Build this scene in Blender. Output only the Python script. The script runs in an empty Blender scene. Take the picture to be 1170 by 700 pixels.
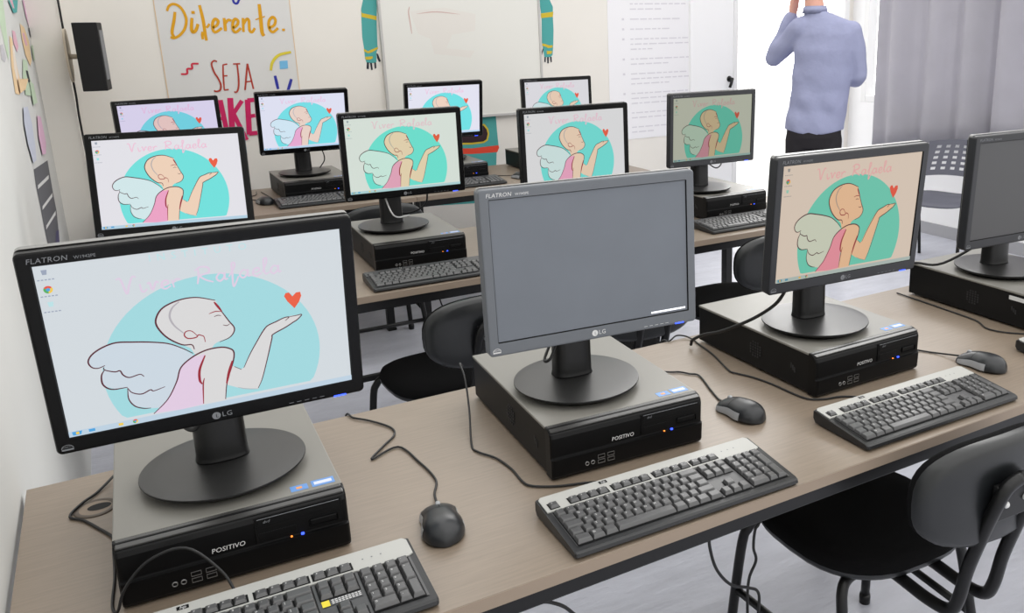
import bpy, bmesh, math, random
from mathutils import Vector, Matrix
from mathutils.geometry import tessellate_polygon

random.seed(7)
SC = bpy.context.scene
COL = SC.collection
PI = math.pi

# ------------------------------------------------------------------ camera
FPX, PPX, PPY = 1002.37, 724.02, 303.23
cam_data = bpy.data.cameras.new('camera')
cam = bpy.data.objects.new('camera', cam_data)
COL.objects.link(cam)
SC.camera = cam
cam_data.sensor_fit = 'HORIZONTAL'
cam_data.sensor_width = 36.0
cam_data.lens = FPX / 1170.0 * 36.0
cam_data.shift_x = (585.0 - PPX) / 1170.0
cam_data.shift_y = (PPY - 350.0) / 1170.0
cam_data.clip_start = 0.02
YAW, PITCH, ROLL = 0.5361, 0.2665, -0.0195
_f = Vector((math.sin(YAW) * math.cos(PITCH), math.cos(YAW) * math.cos(PITCH), -math.sin(PITCH)))
_r0 = Vector((math.cos(YAW), -math.sin(YAW), 0))
_u0 = _r0.cross(_f)
_r = _r0 * math.cos(ROLL) + _u0 * math.sin(ROLL)
_u = -_r0 * math.sin(ROLL) + _u0 * math.cos(ROLL)
_m = Matrix((_r, _u, -_f)).transposed().to_4x4()
_m.translation = Vector((0.2362, -1.0972, 1.5715))
cam.matrix_world = _m

# ------------------------------------------------------------------ view, sky
SC.view_settings.view_transform = 'Standard'
SC.view_settings.look = 'None'
SC.view_settings.gamma = 1.0
SC.view_settings.use_curve_mapping = False
SC.view_settings.exposure = 0.0
SKY_LOW, SKY_TOP, SKY_GLOW = 1.35, 2.1, 7.0
GLOW_DIR = Vector((0.735, 0.66, 0.24)).normalized()      # hazy bright sky beyond the doorway and the right-hand windows
w = bpy.data.worlds.new('sky')
SC.world = w
w.use_nodes = True
nt = w.node_tree
nt.nodes.clear()
o_ = nt.nodes.new('ShaderNodeOutputWorld')
b_ = nt.nodes.new('ShaderNodeBackground')
b_.inputs['Color'].default_value = (1.0, 0.99, 0.97, 1)
tc_ = nt.nodes.new('ShaderNodeTexCoord')
dt_ = nt.nodes.new('ShaderNodeVectorMath')
dt_.operation = 'DOT_PRODUCT'
dt_.inputs[1].default_value = GLOW_DIR
mp_ = nt.nodes.new('ShaderNodeMapRange')
mp_.interpolation_type = 'SMOOTHSTEP'
mp_.inputs['From Min'].default_value = math.cos(math.radians(33))
mp_.inputs['From Max'].default_value = math.cos(math.radians(6))
mp_.inputs['To Min'].default_value = 0.0
mp_.inputs['To Max'].default_value = SKY_GLOW
nt.links.new(tc_.outputs['Generated'], dt_.inputs[0])
nt.links.new(dt_.outputs['Value'], mp_.inputs['Value'])
sp_ = nt.nodes.new('ShaderNodeSeparateXYZ')
nt.links.new(tc_.outputs['Generated'], sp_.inputs[0])
mz_ = nt.nodes.new('ShaderNodeMapRange')        # darker towards the horizon, bright overhead
mz_.interpolation_type = 'SMOOTHSTEP'
mz_.inputs['From Min'].default_value = 0.10
mz_.inputs['From Max'].default_value = 0.75
mz_.inputs['To Min'].default_value = SKY_LOW
mz_.inputs['To Max'].default_value = SKY_TOP
nt.links.new(sp_.outputs['Z'], mz_.inputs['Value'])
ad_ = nt.nodes.new('ShaderNodeMath')
ad_.operation = 'ADD'
nt.links.new(mp_.outputs[0], ad_.inputs[0])
nt.links.new(mz_.outputs[0], ad_.inputs[1])
nt.links.new(ad_.outputs[0], b_.inputs['Strength'])
nt.links.new(b_.outputs[0], o_.inputs[0])


# ------------------------------------------------------------------ materials
def lin(c):
    return tuple((x / 255 / 12.92) if x / 255 <= 0.04045 else ((x / 255 + 0.055) / 1.055) ** 2.4 for x in c)


def mat(name, rgb, rough=0.5, spec=0.5, metal=0.0, var=0.0, vscale=40.0, bump=0.0, bscale=200.0, coat=0.0,
        emit=None, estr=1.0, stretch=None):
    m = bpy.data.materials.new(name)
    m.use_nodes = True
    n = m.node_tree
    p = n.nodes['Principled BSDF']
    c = lin(rgb) + (1,)
    p.inputs['Base Color'].default_value = c
    p.inputs['Roughness'].default_value = rough
    p.inputs['Specular IOR Level'].default_value = spec
    p.inputs['Metallic'].default_value = metal
    if coat:
        p.inputs['Coat Weight'].default_value = coat
        p.inputs['Coat Roughness'].default_value = 0.1
    if emit:
        p.inputs['Emission Color'].default_value = lin(emit) + (1,)
        p.inputs['Emission Strength'].default_value = estr
    if var or bump:
        tc = n.nodes.new('ShaderNodeTexCoord')
        src = tc.outputs['Object']
        if stretch:
            mpn = n.nodes.new('ShaderNodeMapping')
            mpn.inputs['Scale'].default_value = stretch
            n.links.new(src, mpn.inputs[0])
            src = mpn.outputs[0]
    if var:
        t = n.nodes.new('ShaderNodeTexNoise')
        t.inputs['Scale'].default_value = vscale
        t.inputs['Detail'].default_value = 4
        n.links.new(src, t.inputs['Vector'])
        r = n.nodes.new('ShaderNodeValToRGB')
        r.color_ramp.elements[0].position = 0.3
        r.color_ramp.elements[1].position = 0.7
        r.color_ramp.elements[0].color = tuple(min(1, x * (1 - var)) for x in c[:3]) + (1,)
        r.color_ramp.elements[1].color = tuple(min(1, x * (1 + var)) for x in c[:3]) + (1,)
        n.links.new(t.outputs['Fac'], r.inputs[0])
        n.links.new(r.outputs[0], p.inputs['Base Color'])
    if bump:
        t2 = n.nodes.new('ShaderNodeTexNoise')
        t2.inputs['Scale'].default_value = bscale
        t2.inputs['Detail'].default_value = 3
        n.links.new(src, t2.inputs['Vector'])
        bn = n.nodes.new('ShaderNodeBump')
        bn.inputs['Strength'].default_value = bump
        bn.inputs['Distance'].default_value = 0.01
        n.links.new(t2.outputs['Fac'], bn.inputs['Height'])
        n.links.new(bn.outputs[0], p.inputs['Normal'])
    return m


def wallpaper_mat():
    """the lit screens: colour attribute, washed and tinted by each screen's own object colour"""
    m = bpy.data.materials.new('lit_screen')
    m.use_nodes = True
    n = m.node_tree
    p = n.nodes['Principled BSDF']
    p.inputs['Base Color'].default_value = (0.02, 0.02, 0.022, 1)
    p.inputs['Roughness'].default_value = 0.45
    p.inputs['Specular IOR Level'].default_value = 0.2
    at = n.nodes.new('ShaderNodeVertexColor')
    at.layer_name = 'Col'
    oi = n.nodes.new('ShaderNodeObjectInfo')
    mx = n.nodes.new('ShaderNodeMix')
    mx.data_type = 'RGBA'
    mx.inputs[7].default_value = (0.85, 0.85, 0.9, 1)
    bw = n.nodes.new('ShaderNodeSeparateColor')
    n.links.new(at.outputs['Color'], bw.inputs[0])
    m1 = n.nodes.new('ShaderNodeMath')
    m1.operation = 'MINIMUM'
    m2 = n.nodes.new('ShaderNodeMath')
    m2.operation = 'MINIMUM'
    n.links.new(bw.outputs[0], m1.inputs[0])
    n.links.new(bw.outputs[1], m1.inputs[1])
    n.links.new(m1.outputs[0], m2.inputs[0])
    n.links.new(bw.outputs[2], m2.inputs[1])
    fm = n.nodes.new('ShaderNodeMath')
    fm.operation = 'MULTIPLY'
    fm.use_clamp = True
    n.links.new(oi.outputs['Alpha'], fm.inputs[0])
    mr = n.nodes.new('ShaderNodeMapRange')
    mr.inputs['From Min'].default_value = -0.05
    mr.inputs['From Max'].default_value = 0.38
    n.links.new(m2.outputs[0], mr.inputs['Value'])
    n.links.new(mr.outputs[0], fm.inputs[1])
    n.links.new(fm.outputs[0], mx.inputs[0])
    n.links.new(at.outputs['Color'], mx.inputs[6])
    mu = n.nodes.new('ShaderNodeMix')
    mu.data_type = 'RGBA'
    mu.blend_type = 'MULTIPLY'
    mu.inputs[0].default_value = 1.0
    n.links.new(mx.outputs[2], mu.inputs[6])
    n.links.new(oi.outputs['Color'], mu.inputs[7])
    n.links.new(mu.outputs[2], p.inputs['Emission Color'])
    p.inputs['Emission Strength'].default_value = 1.0
    return m


M = dict(
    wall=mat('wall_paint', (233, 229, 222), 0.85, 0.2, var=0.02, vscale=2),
    wall_dimmed=mat('wall_paint_dimmed', (208, 208, 205), 0.85, 0.2, var=0.02, vscale=2),  # left wall's copy of the wall paint, darkened to balance the light
    wall_white=mat('white_paint', (244, 244, 245), 0.8, 0.2),
    floor=mat('painted_floor', (186, 188, 198), 0.42, 0.5, var=0.07, vscale=5, bump=0.5, bscale=11, stretch=(1, 3, 1)),
    base=mat('skirting_grey', (168, 168, 172), 0.7, 0.2),
    ground=mat('pale_concrete', (225, 225, 225), 0.9, 0.1),
    desk=mat('desk_laminate', (127, 113, 98), 0.42, 0.95, var=0.10, vscale=6, stretch=(2, 30, 30)),
    desk_edge=mat('desk_edging', (140, 125, 110), 0.5, 0.4),
    steel=mat('black_steel', (9, 9, 10), 0.35, 0.35),
    bezel=mat('bezel_gloss_black', (7, 7, 8), 0.25, 0.2),
    bezel_glare=mat('bezel_satin_glare', (96, 100, 106), 0.45, 0.5),  # black bezel with the haze of reflected light put into its colour
    bezel_faint_glare=mat('bezel_satin_faint_glare', (34, 35, 39), 0.35, 0.5),  # black bezel with a weaker glare put into its colour
    shell=mat('monitor_shell', (14, 14, 15), 0.5, 0.4),
    shell_edge=mat('shell_edge', (120, 120, 118), 0.35, 0.6),
    neck=mat('neck_black', (8, 8, 9), 0.35, 0.4),
    mbase=mat('stand_base_plastic', (31, 31, 31), 0.36, 0.6),
    off=mat('panel_glare_grey', (106, 111, 119), 0.5, 0.35, var=0.03, vscale=12),  # blank dark screen, its glare put into the base colour
    off2=mat('panel_faint_glare', (78, 78, 80), 0.5, 0.35),  # second blank screen, lightened in colour for a fainter glare
    case=mat('case_black_paint', (11, 11, 12), 0.5, 0.25),
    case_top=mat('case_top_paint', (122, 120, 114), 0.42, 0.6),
    front=mat('front_plastic', (8, 8, 9), 0.4, 0.2),
    recess=mat('recess_black', (4, 4, 5), 0.5, 0.2),
    metal=mat('port_metal', (150, 150, 150), 0.35, 0.5, 0.8),
    print=mat('print_white', (205, 205, 205), 0.5, 0.3),
    print_grey=mat('print_grey', (120, 122, 126), 0.5, 0.3),
    kb=mat('keyboard_black', (26, 27, 29), 0.4, 0.5),
    kb_grey=mat('keyboard_deck_grey', (58, 58, 60), 0.4, 0.8),
    silver=mat('keyboard_silver', (172, 172, 168), 0.45, 0.5),
    key=mat('key_black', (62, 62, 63), 0.36, 0.9),
    mouse=mat('mouse_black', (34, 36, 39), 0.33, 0.5),
    mouse_side=mat('mouse_silver', (150, 152, 155), 0.4, 0.5),
    cord=mat('cord_black', (26, 26, 27), 0.5, 0.4),
    cord_grey=mat('cord_grey', (190, 190, 190), 0.5, 0.4),
    blue=mat('led_blue', (40, 60, 255), 0.4, 0.3, emit=(60, 90, 255), estr=2.2),
    amber=mat('led_amber', (250, 150, 50), 0.4, 0.3, emit=(255, 140, 60), estr=1.2),
    stick_blue=mat('sticker_blue', (88, 140, 205), 0.35, 0.5),
    stick_white=mat('sticker_white', (205, 210, 230), 0.35, 0.5),
    stick_orange=mat('sticker_orange', (235, 150, 70), 0.35, 0.5),
    fabric=mat('chair_fabric', (12, 12, 13), 0.95, 0.1, bump=0.3, bscale=700, var=0.25, vscale=500),
    plastic=mat('chair_plastic', (22, 24, 26), 0.32, 0.5),
    perf=mat('grey_plastic', (92, 93, 104), 0.5, 0.4),
    shirt=mat('shirt_blue', (153, 157, 186), 0.9, 0.15, bump=0.9, bscale=11, var=0.05, vscale=9),
    trouser=mat('trousers_charcoal', (48, 46, 49), 0.9, 0.1),
    skin=mat('skin', (222, 168, 150), 0.55, 0.3),
    hair=mat('hair_dark', (52, 44, 40), 0.8, 0.2),
    shoe=mat('shoe_black', (24, 23, 23), 0.4, 0.4),
    curtain=mat('curtain_grey', (194, 192, 198), 0.95, 0.05, var=0.04, vscale=6),
    frame=mat('window_frame_white', (235, 235, 235), 0.5, 0.4),
    board=mat('whiteboard', (226, 225, 219), 0.45, 0.4),
    board_edge=mat('whiteboard_edge', (190, 188, 186), 0.4, 0.5),
    paper=mat('poster_paper', (218, 217, 215), 0.8, 0.2),
    paper2=mat('notice_paper', (238, 237, 240), 0.8, 0.2),
    textgrey=mat('notice_text', (216, 214, 220), 0.8, 0.1),
    speaker=mat('speaker_black', (24, 24, 26), 0.6, 0.3),
    beige=mat('bracket_beige', (190, 178, 160), 0.6, 0.3),
    glow_strip=mat('screen_glow_strip', (230, 230, 235), 0.5, 0.3, emit=(235, 238, 245), estr=0.9),  # bright line on the switched-off screen, put in as a glowing strip
    ring=mat('grommet_brown', (92, 82, 73), 0.5, 0.4),
    vent=mat('vent_grey', (46, 46, 47), 0.5, 0.3),
    strip=mat('front_strip', (48, 47, 46), 0.3, 0.8),
    glass=None,
)
for n_, c_ in dict(gold=(218, 160, 40), brick=(176, 66, 52), rose=(205, 45, 100), crimson=(205, 60, 80), lemon=(218, 200, 70),
                   navy=(58, 62, 160), sky=(120, 185, 225), teal=(84, 165, 162), yellow=(206, 182, 62), dark=(56, 56, 64), red=(226, 78, 58),
                   brown=(60, 44, 50), green=(190, 208, 182), grey=(188, 186, 190), orange=(226, 196, 156), cream=(226, 214, 200),
                   pink=(218, 172, 186), magenta=(218, 178, 202), blue_pale=(194, 198, 212), slate=(100, 100, 104), white=(214, 214, 212),
                   violet=(84, 80, 108), smudge=(226, 222, 216), scribble=(208, 178, 172)).items():
    M['ink_' + n_] = mat('ink_' + n_, c_, 0.8, 0.15)
M['ink_blue'] = M['ink_blue_pale']
M['screen'] = wallpaper_mat()
cn = M['curtain'].node_tree
ctr = cn.nodes.new('ShaderNodeBsdfTranslucent')
ctr.inputs['Color'].default_value = lin((176, 174, 186)) + (1,)
cmx = cn.nodes.new('ShaderNodeMixShader')
cmx.inputs[0].default_value = 0.35
cn.links.new(cn.nodes['Principled BSDF'].outputs[0], cmx.inputs[1])
cn.links.new(ctr.outputs[0], cmx.inputs[2])
cn.links.new(cmx.outputs[0], cn.nodes['Material Output'].inputs['Surface'])
g_ = bpy.data.materials.new('clear_glass')
g_.use_nodes = True
gn = g_.node_tree
gn.nodes.clear()
go = gn.nodes.new('ShaderNodeOutputMaterial')
gm = gn.nodes.new('ShaderNodeMixShader')
gm.inputs[0].default_value = 0.06
gt = gn.nodes.new('ShaderNodeBsdfTransparent')
gg = gn.nodes.new('ShaderNodeBsdfGlossy')
gg.inputs['Roughness'].default_value = 0.02
gn.links.new(gt.outputs[0], gm.inputs[1])
gn.links.new(gg.outputs[0], gm.inputs[2])
gn.links.new(gm.outputs[0], go.inputs[0])
M['glass'] = g_


# ------------------------------------------------------------------ mesh builder
def catmull(pts, n=6, closed=False):
    pts = [Vector(p) for p in pts]
    if len(pts) < 3:
        return pts
    out = []
    N = len(pts)
    rng = range(N) if closed else range(N - 1)
    for i in rng:
        p0 = pts[(i - 1) % N] if (closed or i > 0) else pts[0] * 2 - pts[1]
        p1 = pts[i]
        p2 = pts[(i + 1) % N]
        p3 = pts[(i + 2) % N] if (closed or i + 2 < N) else p2 * 2 - p1
        for k in range(n):
            t = k / n
            out.append(0.5 * ((2 * p1) + (-p0 + p2) * t + (2 * p0 - 5 * p1 + 4 * p2 - p3) * t * t + (-p0 + 3 * p1 - 3 * p2 + p3) * t ** 3))
    if not closed:
        out.append(pts[-1])
    return out


def superring(a, b, n=32, e=2.6, cx=0.0, cy=0.0):
    out = []
    for i in range(n):
        t = 2 * PI * i / n
        c, s = math.cos(t), math.sin(t)
        out.append((cx + a * math.copysign(abs(c) ** (2 / e), c), cy + b * math.copysign(abs(s) ** (2 / e), s)))
    return out


class MB:
    def __init__(self):
        self.v, self.f, self.mi, self.sm, self.fc = [], [], [], [], []

    def add(self, verts, faces, mi=0, smooth=False, mx=None, col=None):
        o = len(self.v)
        for p in verts:
            p = Vector(p)
            self.v.append(mx @ p if mx is not None else p)
        for f in faces:
            self.f.append([i + o for i in f])
            self.mi.append(mi)
            self.sm.append(smooth)
            self.fc.append(col)

    def from_bm(self, bm, mi=0, smooth=False, mx=None):
        bm.verts.ensure_lookup_table()
        bm.verts.index_update()
        self.add([v.co.copy() for v in bm.verts], [[v.index for v in f.verts] for f in bm.faces], mi, smooth, mx)
        bm.free()

    def box(self, x0, x1, y0, y1, z0, z1, mi=0, bev=0.0, seg=2, mx=None, smooth=False):
        bm = bmesh.new()
        bmesh.ops.create_cube(bm, size=1.0)
        for v in bm.verts:
            v.co = Vector(((x0 + x1) / 2 + v.co.x * (x1 - x0), (y0 + y1) / 2 + v.co.y * (y1 - y0), (z0 + z1) / 2 + v.co.z * (z1 - z0)))
        if bev:
            bmesh.ops.bevel(bm, geom=bm.edges[:] + bm.verts[:], offset=bev, segments=seg, profile=0.6, affect='EDGES')
        self.from_bm(bm, mi, smooth, mx)

    def loft(self, rings, mi=0, smooth=True, cap0=True, cap1=True, mx=None, closed=False):
        n = len(rings[0])
        vs = [p for r in rings for p in r]
        fs = []
        R = len(rings)
        for i in range(R if closed else R - 1):
            j2 = (i + 1) % R
            for k in range(n):
                fs.append([i * n + k, i * n + (k + 1) % n, j2 * n + (k + 1) % n, j2 * n + k])
        if cap0 and not closed:
            fs.append(list(reversed(range(n))))
        if cap1 and not closed:
            fs.append([(R - 1) * n + k for k in range(n)])
        self.add(vs, fs, mi, smooth, mx)

    def tube(self, pts, r, mi=0, n=8, mx=None, sx=1.0, smooth_n=0):
        if smooth_n:
            if isinstance(r, (list, tuple)):
                raise ValueError
            pts = catmull(pts, smooth_n)
        pts = [Vector(p) for p in pts]
        rs = r if isinstance(r, (list, tuple)) else [r] * len(pts)
        rings = []
        t0 = (pts[1] - pts[0]).normalized()
        ref = Vector((0, 0, 1)) if abs(t0.z) < 0.9 else Vector((1, 0, 0))
        u = t0.cross(ref).normalized()
        for i, p in enumerate(pts):
            if i == 0:
                t = t0
            elif i == len(pts) - 1:
                t = (pts[i] - pts[i - 1]).normalized()
            else:
                t = ((pts[i] - pts[i - 1]).normalized() + (pts[i + 1] - pts[i]).normalized())
                t = t.normalized() if t.length > 1e-6 else t0
            u = (u - t * u.dot(t))
            u = u.normalized() if u.length > 1e-6 else t.orthogonal().normalized()
            v = t.cross(u)
            rings.append([p + (u * math.cos(2 * PI * k / n) * sx + v * math.sin(2 * PI * k / n)) * rs[i] for k in range(n)])
        self.loft(rings, mi, True, mx=mx)

    def ball(self, c, r, mi=0, n=12, sc=(1, 1, 1), mx=None):
        bm = bmesh.new()
        bmesh.ops.create_uvsphere(bm, u_segments=n, v_segments=max(6, n // 2 + 1), radius=1.0)
        for v in bm.verts:
            v.co = Vector((c[0] + v.co.x * r * sc[0], c[1] + v.co.y * r * sc[1], c[2] + v.co.z * r * sc[2]))
        self.from_bm(bm, mi, True, mx)

    def lathe(self, prof, n=32, mi=0, mx=None, sy=1.0, cap0=True, cap1=True):
        rings = [[(r * math.cos(2 * PI * k / n), r * sy * math.sin(2 * PI * k / n), z) for k in range(n)] for r, z in prof]
        self.loft(rings, mi, True, cap0, cap1, mx=mx)

    def poly(self, pts, fn, mi=0, col=None):
        tri = tessellate_polygon([[Vector((p[0], p[1], 0)) for p in pts]])
        self.add([fn(*p) for p in pts], [list(t) for t in tri], mi, False, col=col)

    def ribbon(self, pts, wd, fn, mi=0, sn=5, col=None, taper=0.0):
        P = [Vector((p[0], p[1])) for p in pts]
        if len(P) > 2:
            P = [Vector((q.x, q.y)) for q in catmull([(p.x, p.y, 0) for p in P], sn)]
        L, R = [], []
        N = len(P)
        for i, p in enumerate(P):
            a = P[max(0, i - 1)]
            b = P[min(N - 1, i + 1)]
            d = (b - a)
            d = d.normalized() if d.length > 1e-9 else Vector((1, 0))
            nrm = Vector((-d.y, d.x))
            ww = wd / 2
            if taper:
                s = i / max(1, N - 1)
                ww *= 1 - taper * abs(2 * s - 1) ** 2
            L.append(p + nrm * ww)
            R.append(p - nrm * ww)
        vs = [fn(q.x, q.y) for q in L] + [fn(q.x, q.y) for q in R]
        self.add(vs, [[i, i + 1, N + i + 1, N + i] for i in range(N - 1)], mi, False, col=col)

    def text(self, s, size, fn, mi=0, shear=0.0, spacing=1.0, col=None, align='CENTER'):
        for vs, fs in [text_geo(s, shear, spacing, align)]:
            self.add([fn(x * size, y * size) for x, y in vs], fs, mi, False, col=col)

    def mesh(self, name, mats, color=False):
        me = bpy.data.meshes.new(name)
        me.from_pydata([tuple(p) for p in self.v], [], self.f)
        for m in mats:
            me.materials.append(m)
        me.polygons.foreach_set('material_index', self.mi)
        me.polygons.foreach_set('use_smooth', self.sm)
        if color:
            ca = me.color_attributes.new('Col', 'FLOAT_COLOR', 'CORNER')
            for p in me.polygons:
                c = self.fc[p.index] or (0.5, 0.5, 0.5)
                for li in p.loop_indices:
                    ca.data[li].color = (c[0], c[1], c[2], 1)
        me.update()
        return me

    def build(self, name, mats, parent=None, color=False):
        if not isinstance(mats, (list, tuple)):
            mats = [mats]
        o = bpy.data.objects.new(name, self.mesh(name, mats, color))
        COL.objects.link(o)
        if parent is not None:
            o.parent = parent
        return o


_TXT = {}


def text_geo(s, shear=0.0, spacing=1.0, align='CENTER'):
    k = (s, shear, spacing, align)
    if k not in _TXT:
        cu = bpy.data.curves.new('lettering', 'FONT')
        cu.body = s
        cu.size = 1.0
        cu.shear = shear
        cu.space_character = spacing
        cu.align_x = align
        cu.align_y = 'CENTER'
        cu.resolution_u = 2
        ob = bpy.data.objects.new('lettering', cu)
        COL.objects.link(ob)
        dg = bpy.context.evaluated_depsgraph_get()
        me = bpy.data.meshes.new_from_object(ob.evaluated_get(dg))
        vs = [(v.co.x, v.co.y) for v in me.vertices]
        fs = [list(p.vertices) for p in me.polygons]
        bpy.data.objects.remove(ob)
        bpy.data.curves.remove(cu)
        bpy.data.meshes.remove(me)
        _TXT[k] = (vs, fs)
    return _TXT[k]


def bake(o, mods):
    """applies a remesh / smooth stack to an object's mesh"""
    for kind, kw in mods:
        md = o.modifiers.new(kind, kind)
        for k, v in kw.items():
            setattr(md, k, v)
    dg = bpy.context.evaluated_depsgraph_get()
    me = bpy.data.meshes.new_from_object(o.evaluated_get(dg))
    old = o.data
    o.modifiers.clear()
    o.data = me
    bpy.data.meshes.remove(old)
    for p in me.polygons:
        p.use_smooth = True


def tag(o, label=None, cat=None, group=None, kind=None):
    if label:
        o['label'] = label
    if cat:
        o['category'] = cat
    if group:
        o['group'] = group
    if kind:
        o['kind'] = kind
    return o


def thing(name, label, cat, loc=(0, 0, 0), rz=0.0, group=None):
    o = bpy.data.objects.new(name, None)
    COL.objects.link(o)
    o.location = loc
    o.rotation_euler = (0, 0, rz)
    o.empty_display_size = 0.05
    return tag(o, label, cat, group)


def struct(name, mb, mats, parent=None):
    o = mb.build(name, mats, parent)
    if parent is None:
        o['kind'] = 'structure'
    return o


def dup(root, loc, rz, label, group=None):
    r = root.copy()
    COL.objects.link(r)
    r.location = loc
    r.rotation_euler = (0, 0, rz)
    r['label'] = label
    if group:
        r['group'] = group
    for ch in list(root.children):
        c = ch.copy()
        COL.objects.link(c)
        c.parent = r
        for g in list(ch.children):
            d = g.copy()
            COL.objects.link(d)
            d.parent = c
    return r


def local(root, pts):
    c, s = math.cos(-root.rotation_euler.z), math.sin(-root.rotation_euler.z)
    out = []
    for p in pts:
        x, y, z = p[0] - root.location.x, p[1] - root.location.y, p[2] - root.location.z
        out.append((c * x - s * y, s * x + c * y, z))
    return out


def cord(root, pts, r=0.0022, mi='cord', name='cord', sn=6):
    b = MB()
    b.tube(local(root, pts), r, 0, 7, smooth_n=sn)
    return b.build(name, M[mi], root)


def child(root, name):
    for c in root.children:
        if c.name.split('.')[0] == name:
            return c


# ------------------------------------------------------------------ setting
WH = 3.15
YB, XR = 4.25, 5.5          # back wall, right wall
DX0, DX1, DH = 4.30, 5.42, 2.95   # doorway in the back wall, raised so more bright sky reflects indoors
b = MB()
b.box(-0.4, 9.0, -4.5, YB + 0.12, -0.05, 0.0)
struct('floor', b, M['floor'])
b = MB()
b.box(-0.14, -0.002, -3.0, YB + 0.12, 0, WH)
struct('wall_left', b, M['wall_dimmed'])
b = MB()
b.box(-0.002, DX0, YB, YB + 0.12, 0, WH)
b.box(DX0, DX1, YB, YB + 0.12, DH, WH)
b.box(DX1, XR + 0.14, YB, YB + 0.12, 0, WH)
struct('wall_back', b, M['wall'])
WY0, WY1, WZ0, WZ1 = 1.0, 4.12, 0.95, 2.45
b = MB()
b.box(XR, XR + 0.14, 0.4, YB, 0, WZ0)
b.box(XR, XR + 0.14, 0.4, YB, WZ1, WH)
b.box(XR, XR + 0.14, 0.4, WY0, WZ0, WZ1)
b.box(XR, XR + 0.14, WY1, YB, WZ0, WZ1)
struct('wall_right', b, M['wall_white'])
b = MB()
b.box(-0.002, 0.128, 4.06, YB, 0, WH)
struct('trim_1', b, M['wall'])
b = MB()
b.box(XR - 0.012, XR, 0.4, YB, 0, 0.09)
struct('baseboard_right', b, M['base'])
b = MB()
b.box(0.13, DX0 - 0.4, YB - 0.012, YB, 0, 0.09)
struct('baseboard_back', b, M['base'])
b = MB()
b.box(-3, 14, YB + 0.12, 14, -0.1, -0.02)
struct('ground', b, M['ground'])
# window in the right wall
wf = bpy.data.objects.new('window_1', None)
COL.objects.link(wf)
wf['kind'] = 'structure'
b = MB()
for y in (WY0, WY0 + 1.02, WY0 + 2.06, WY1 - 0.05):
    b.box(XR - 0.008, XR + 0.09, y, y + 0.05, WZ0, WZ1, bev=0.004)
b.box(XR - 0.004, XR + 0.086, WY0, WY1, WZ0, WZ0 + 0.05, bev=0.004)
b.box(XR - 0.004, XR + 0.086, WY0, WY1, WZ1 - 0.05, WZ1, bev=0.004)
b.build('window_frame', M['frame'], wf)
b = MB()
b.box(XR + 0.057, XR + 0.062, WY0 + 0.03, WY1 - 0.03, WZ0 + 0.03, WZ1 - 0.03)
b.build('window_pane', M['glass'], wf)
# door: closed leaf with its lever beside the open doorway, and the frame
dr = bpy.data.objects.new('door_1', None)
COL.objects.link(dr)
dr['kind'] = 'structure'
b = MB()
b.box(3.905, 4.285, YB - 0.03, YB, 0.005, DH, bev=0.004)
b.build('door_leaf', M['wall_white'], dr)
b = MB()
b.tube([(4.248, YB - 0.03, 1.18), (4.248, YB - 0.075, 1.18)], 0.011, 0, 10)
b.tube([(4.248, YB - 0.07, 1.18), (4.248, YB - 0.07, 1.18), (4.232, YB - 0.075, 1.145), (4.225, YB - 0.07, 1.12)], 0.011, 0, 10)
b.lathe([(0.022, 0.0), (0.022, 0.004)], 16, 0, Matrix.Translation((4.248, YB - 0.03, 1.18)) @ Matrix.Rotation(PI / 2, 4, 'X'))
b.build('door_handle', M['steel'], dr)
b = MB()
b.box(DX0 - 0.015, DX0 + 0.025, YB - 0.035, YB + 0.14, 0, DH + 0.02, bev=0.003)
b.box(DX1 - 0.03, DX1 + 0.02, YB - 0.02, YB + 0.14, 0, DH + 0.02, bev=0.003)
b.box(DX0, DX1, YB - 0.02, YB + 0.14, DH - 0.02, DH + 0.03, bev=0.003)
struct('trim_2', b, M['frame'])
# a pale gate post and lintel of the porch outside the doorway
b = MB()
b.box(5.05, 5.13, 5.0, 5.08, -0.02, 3.0, bev=0.01)
b.box(4.4, 9.4, 5.0, 5.08, 3.0, 3.1, bev=0.01)
b.box(9.2, 9.3, 5.0, 5.08, -0.02, 3.0, bev=0.01)
struct('trim_3', b, M['frame'])


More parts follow.
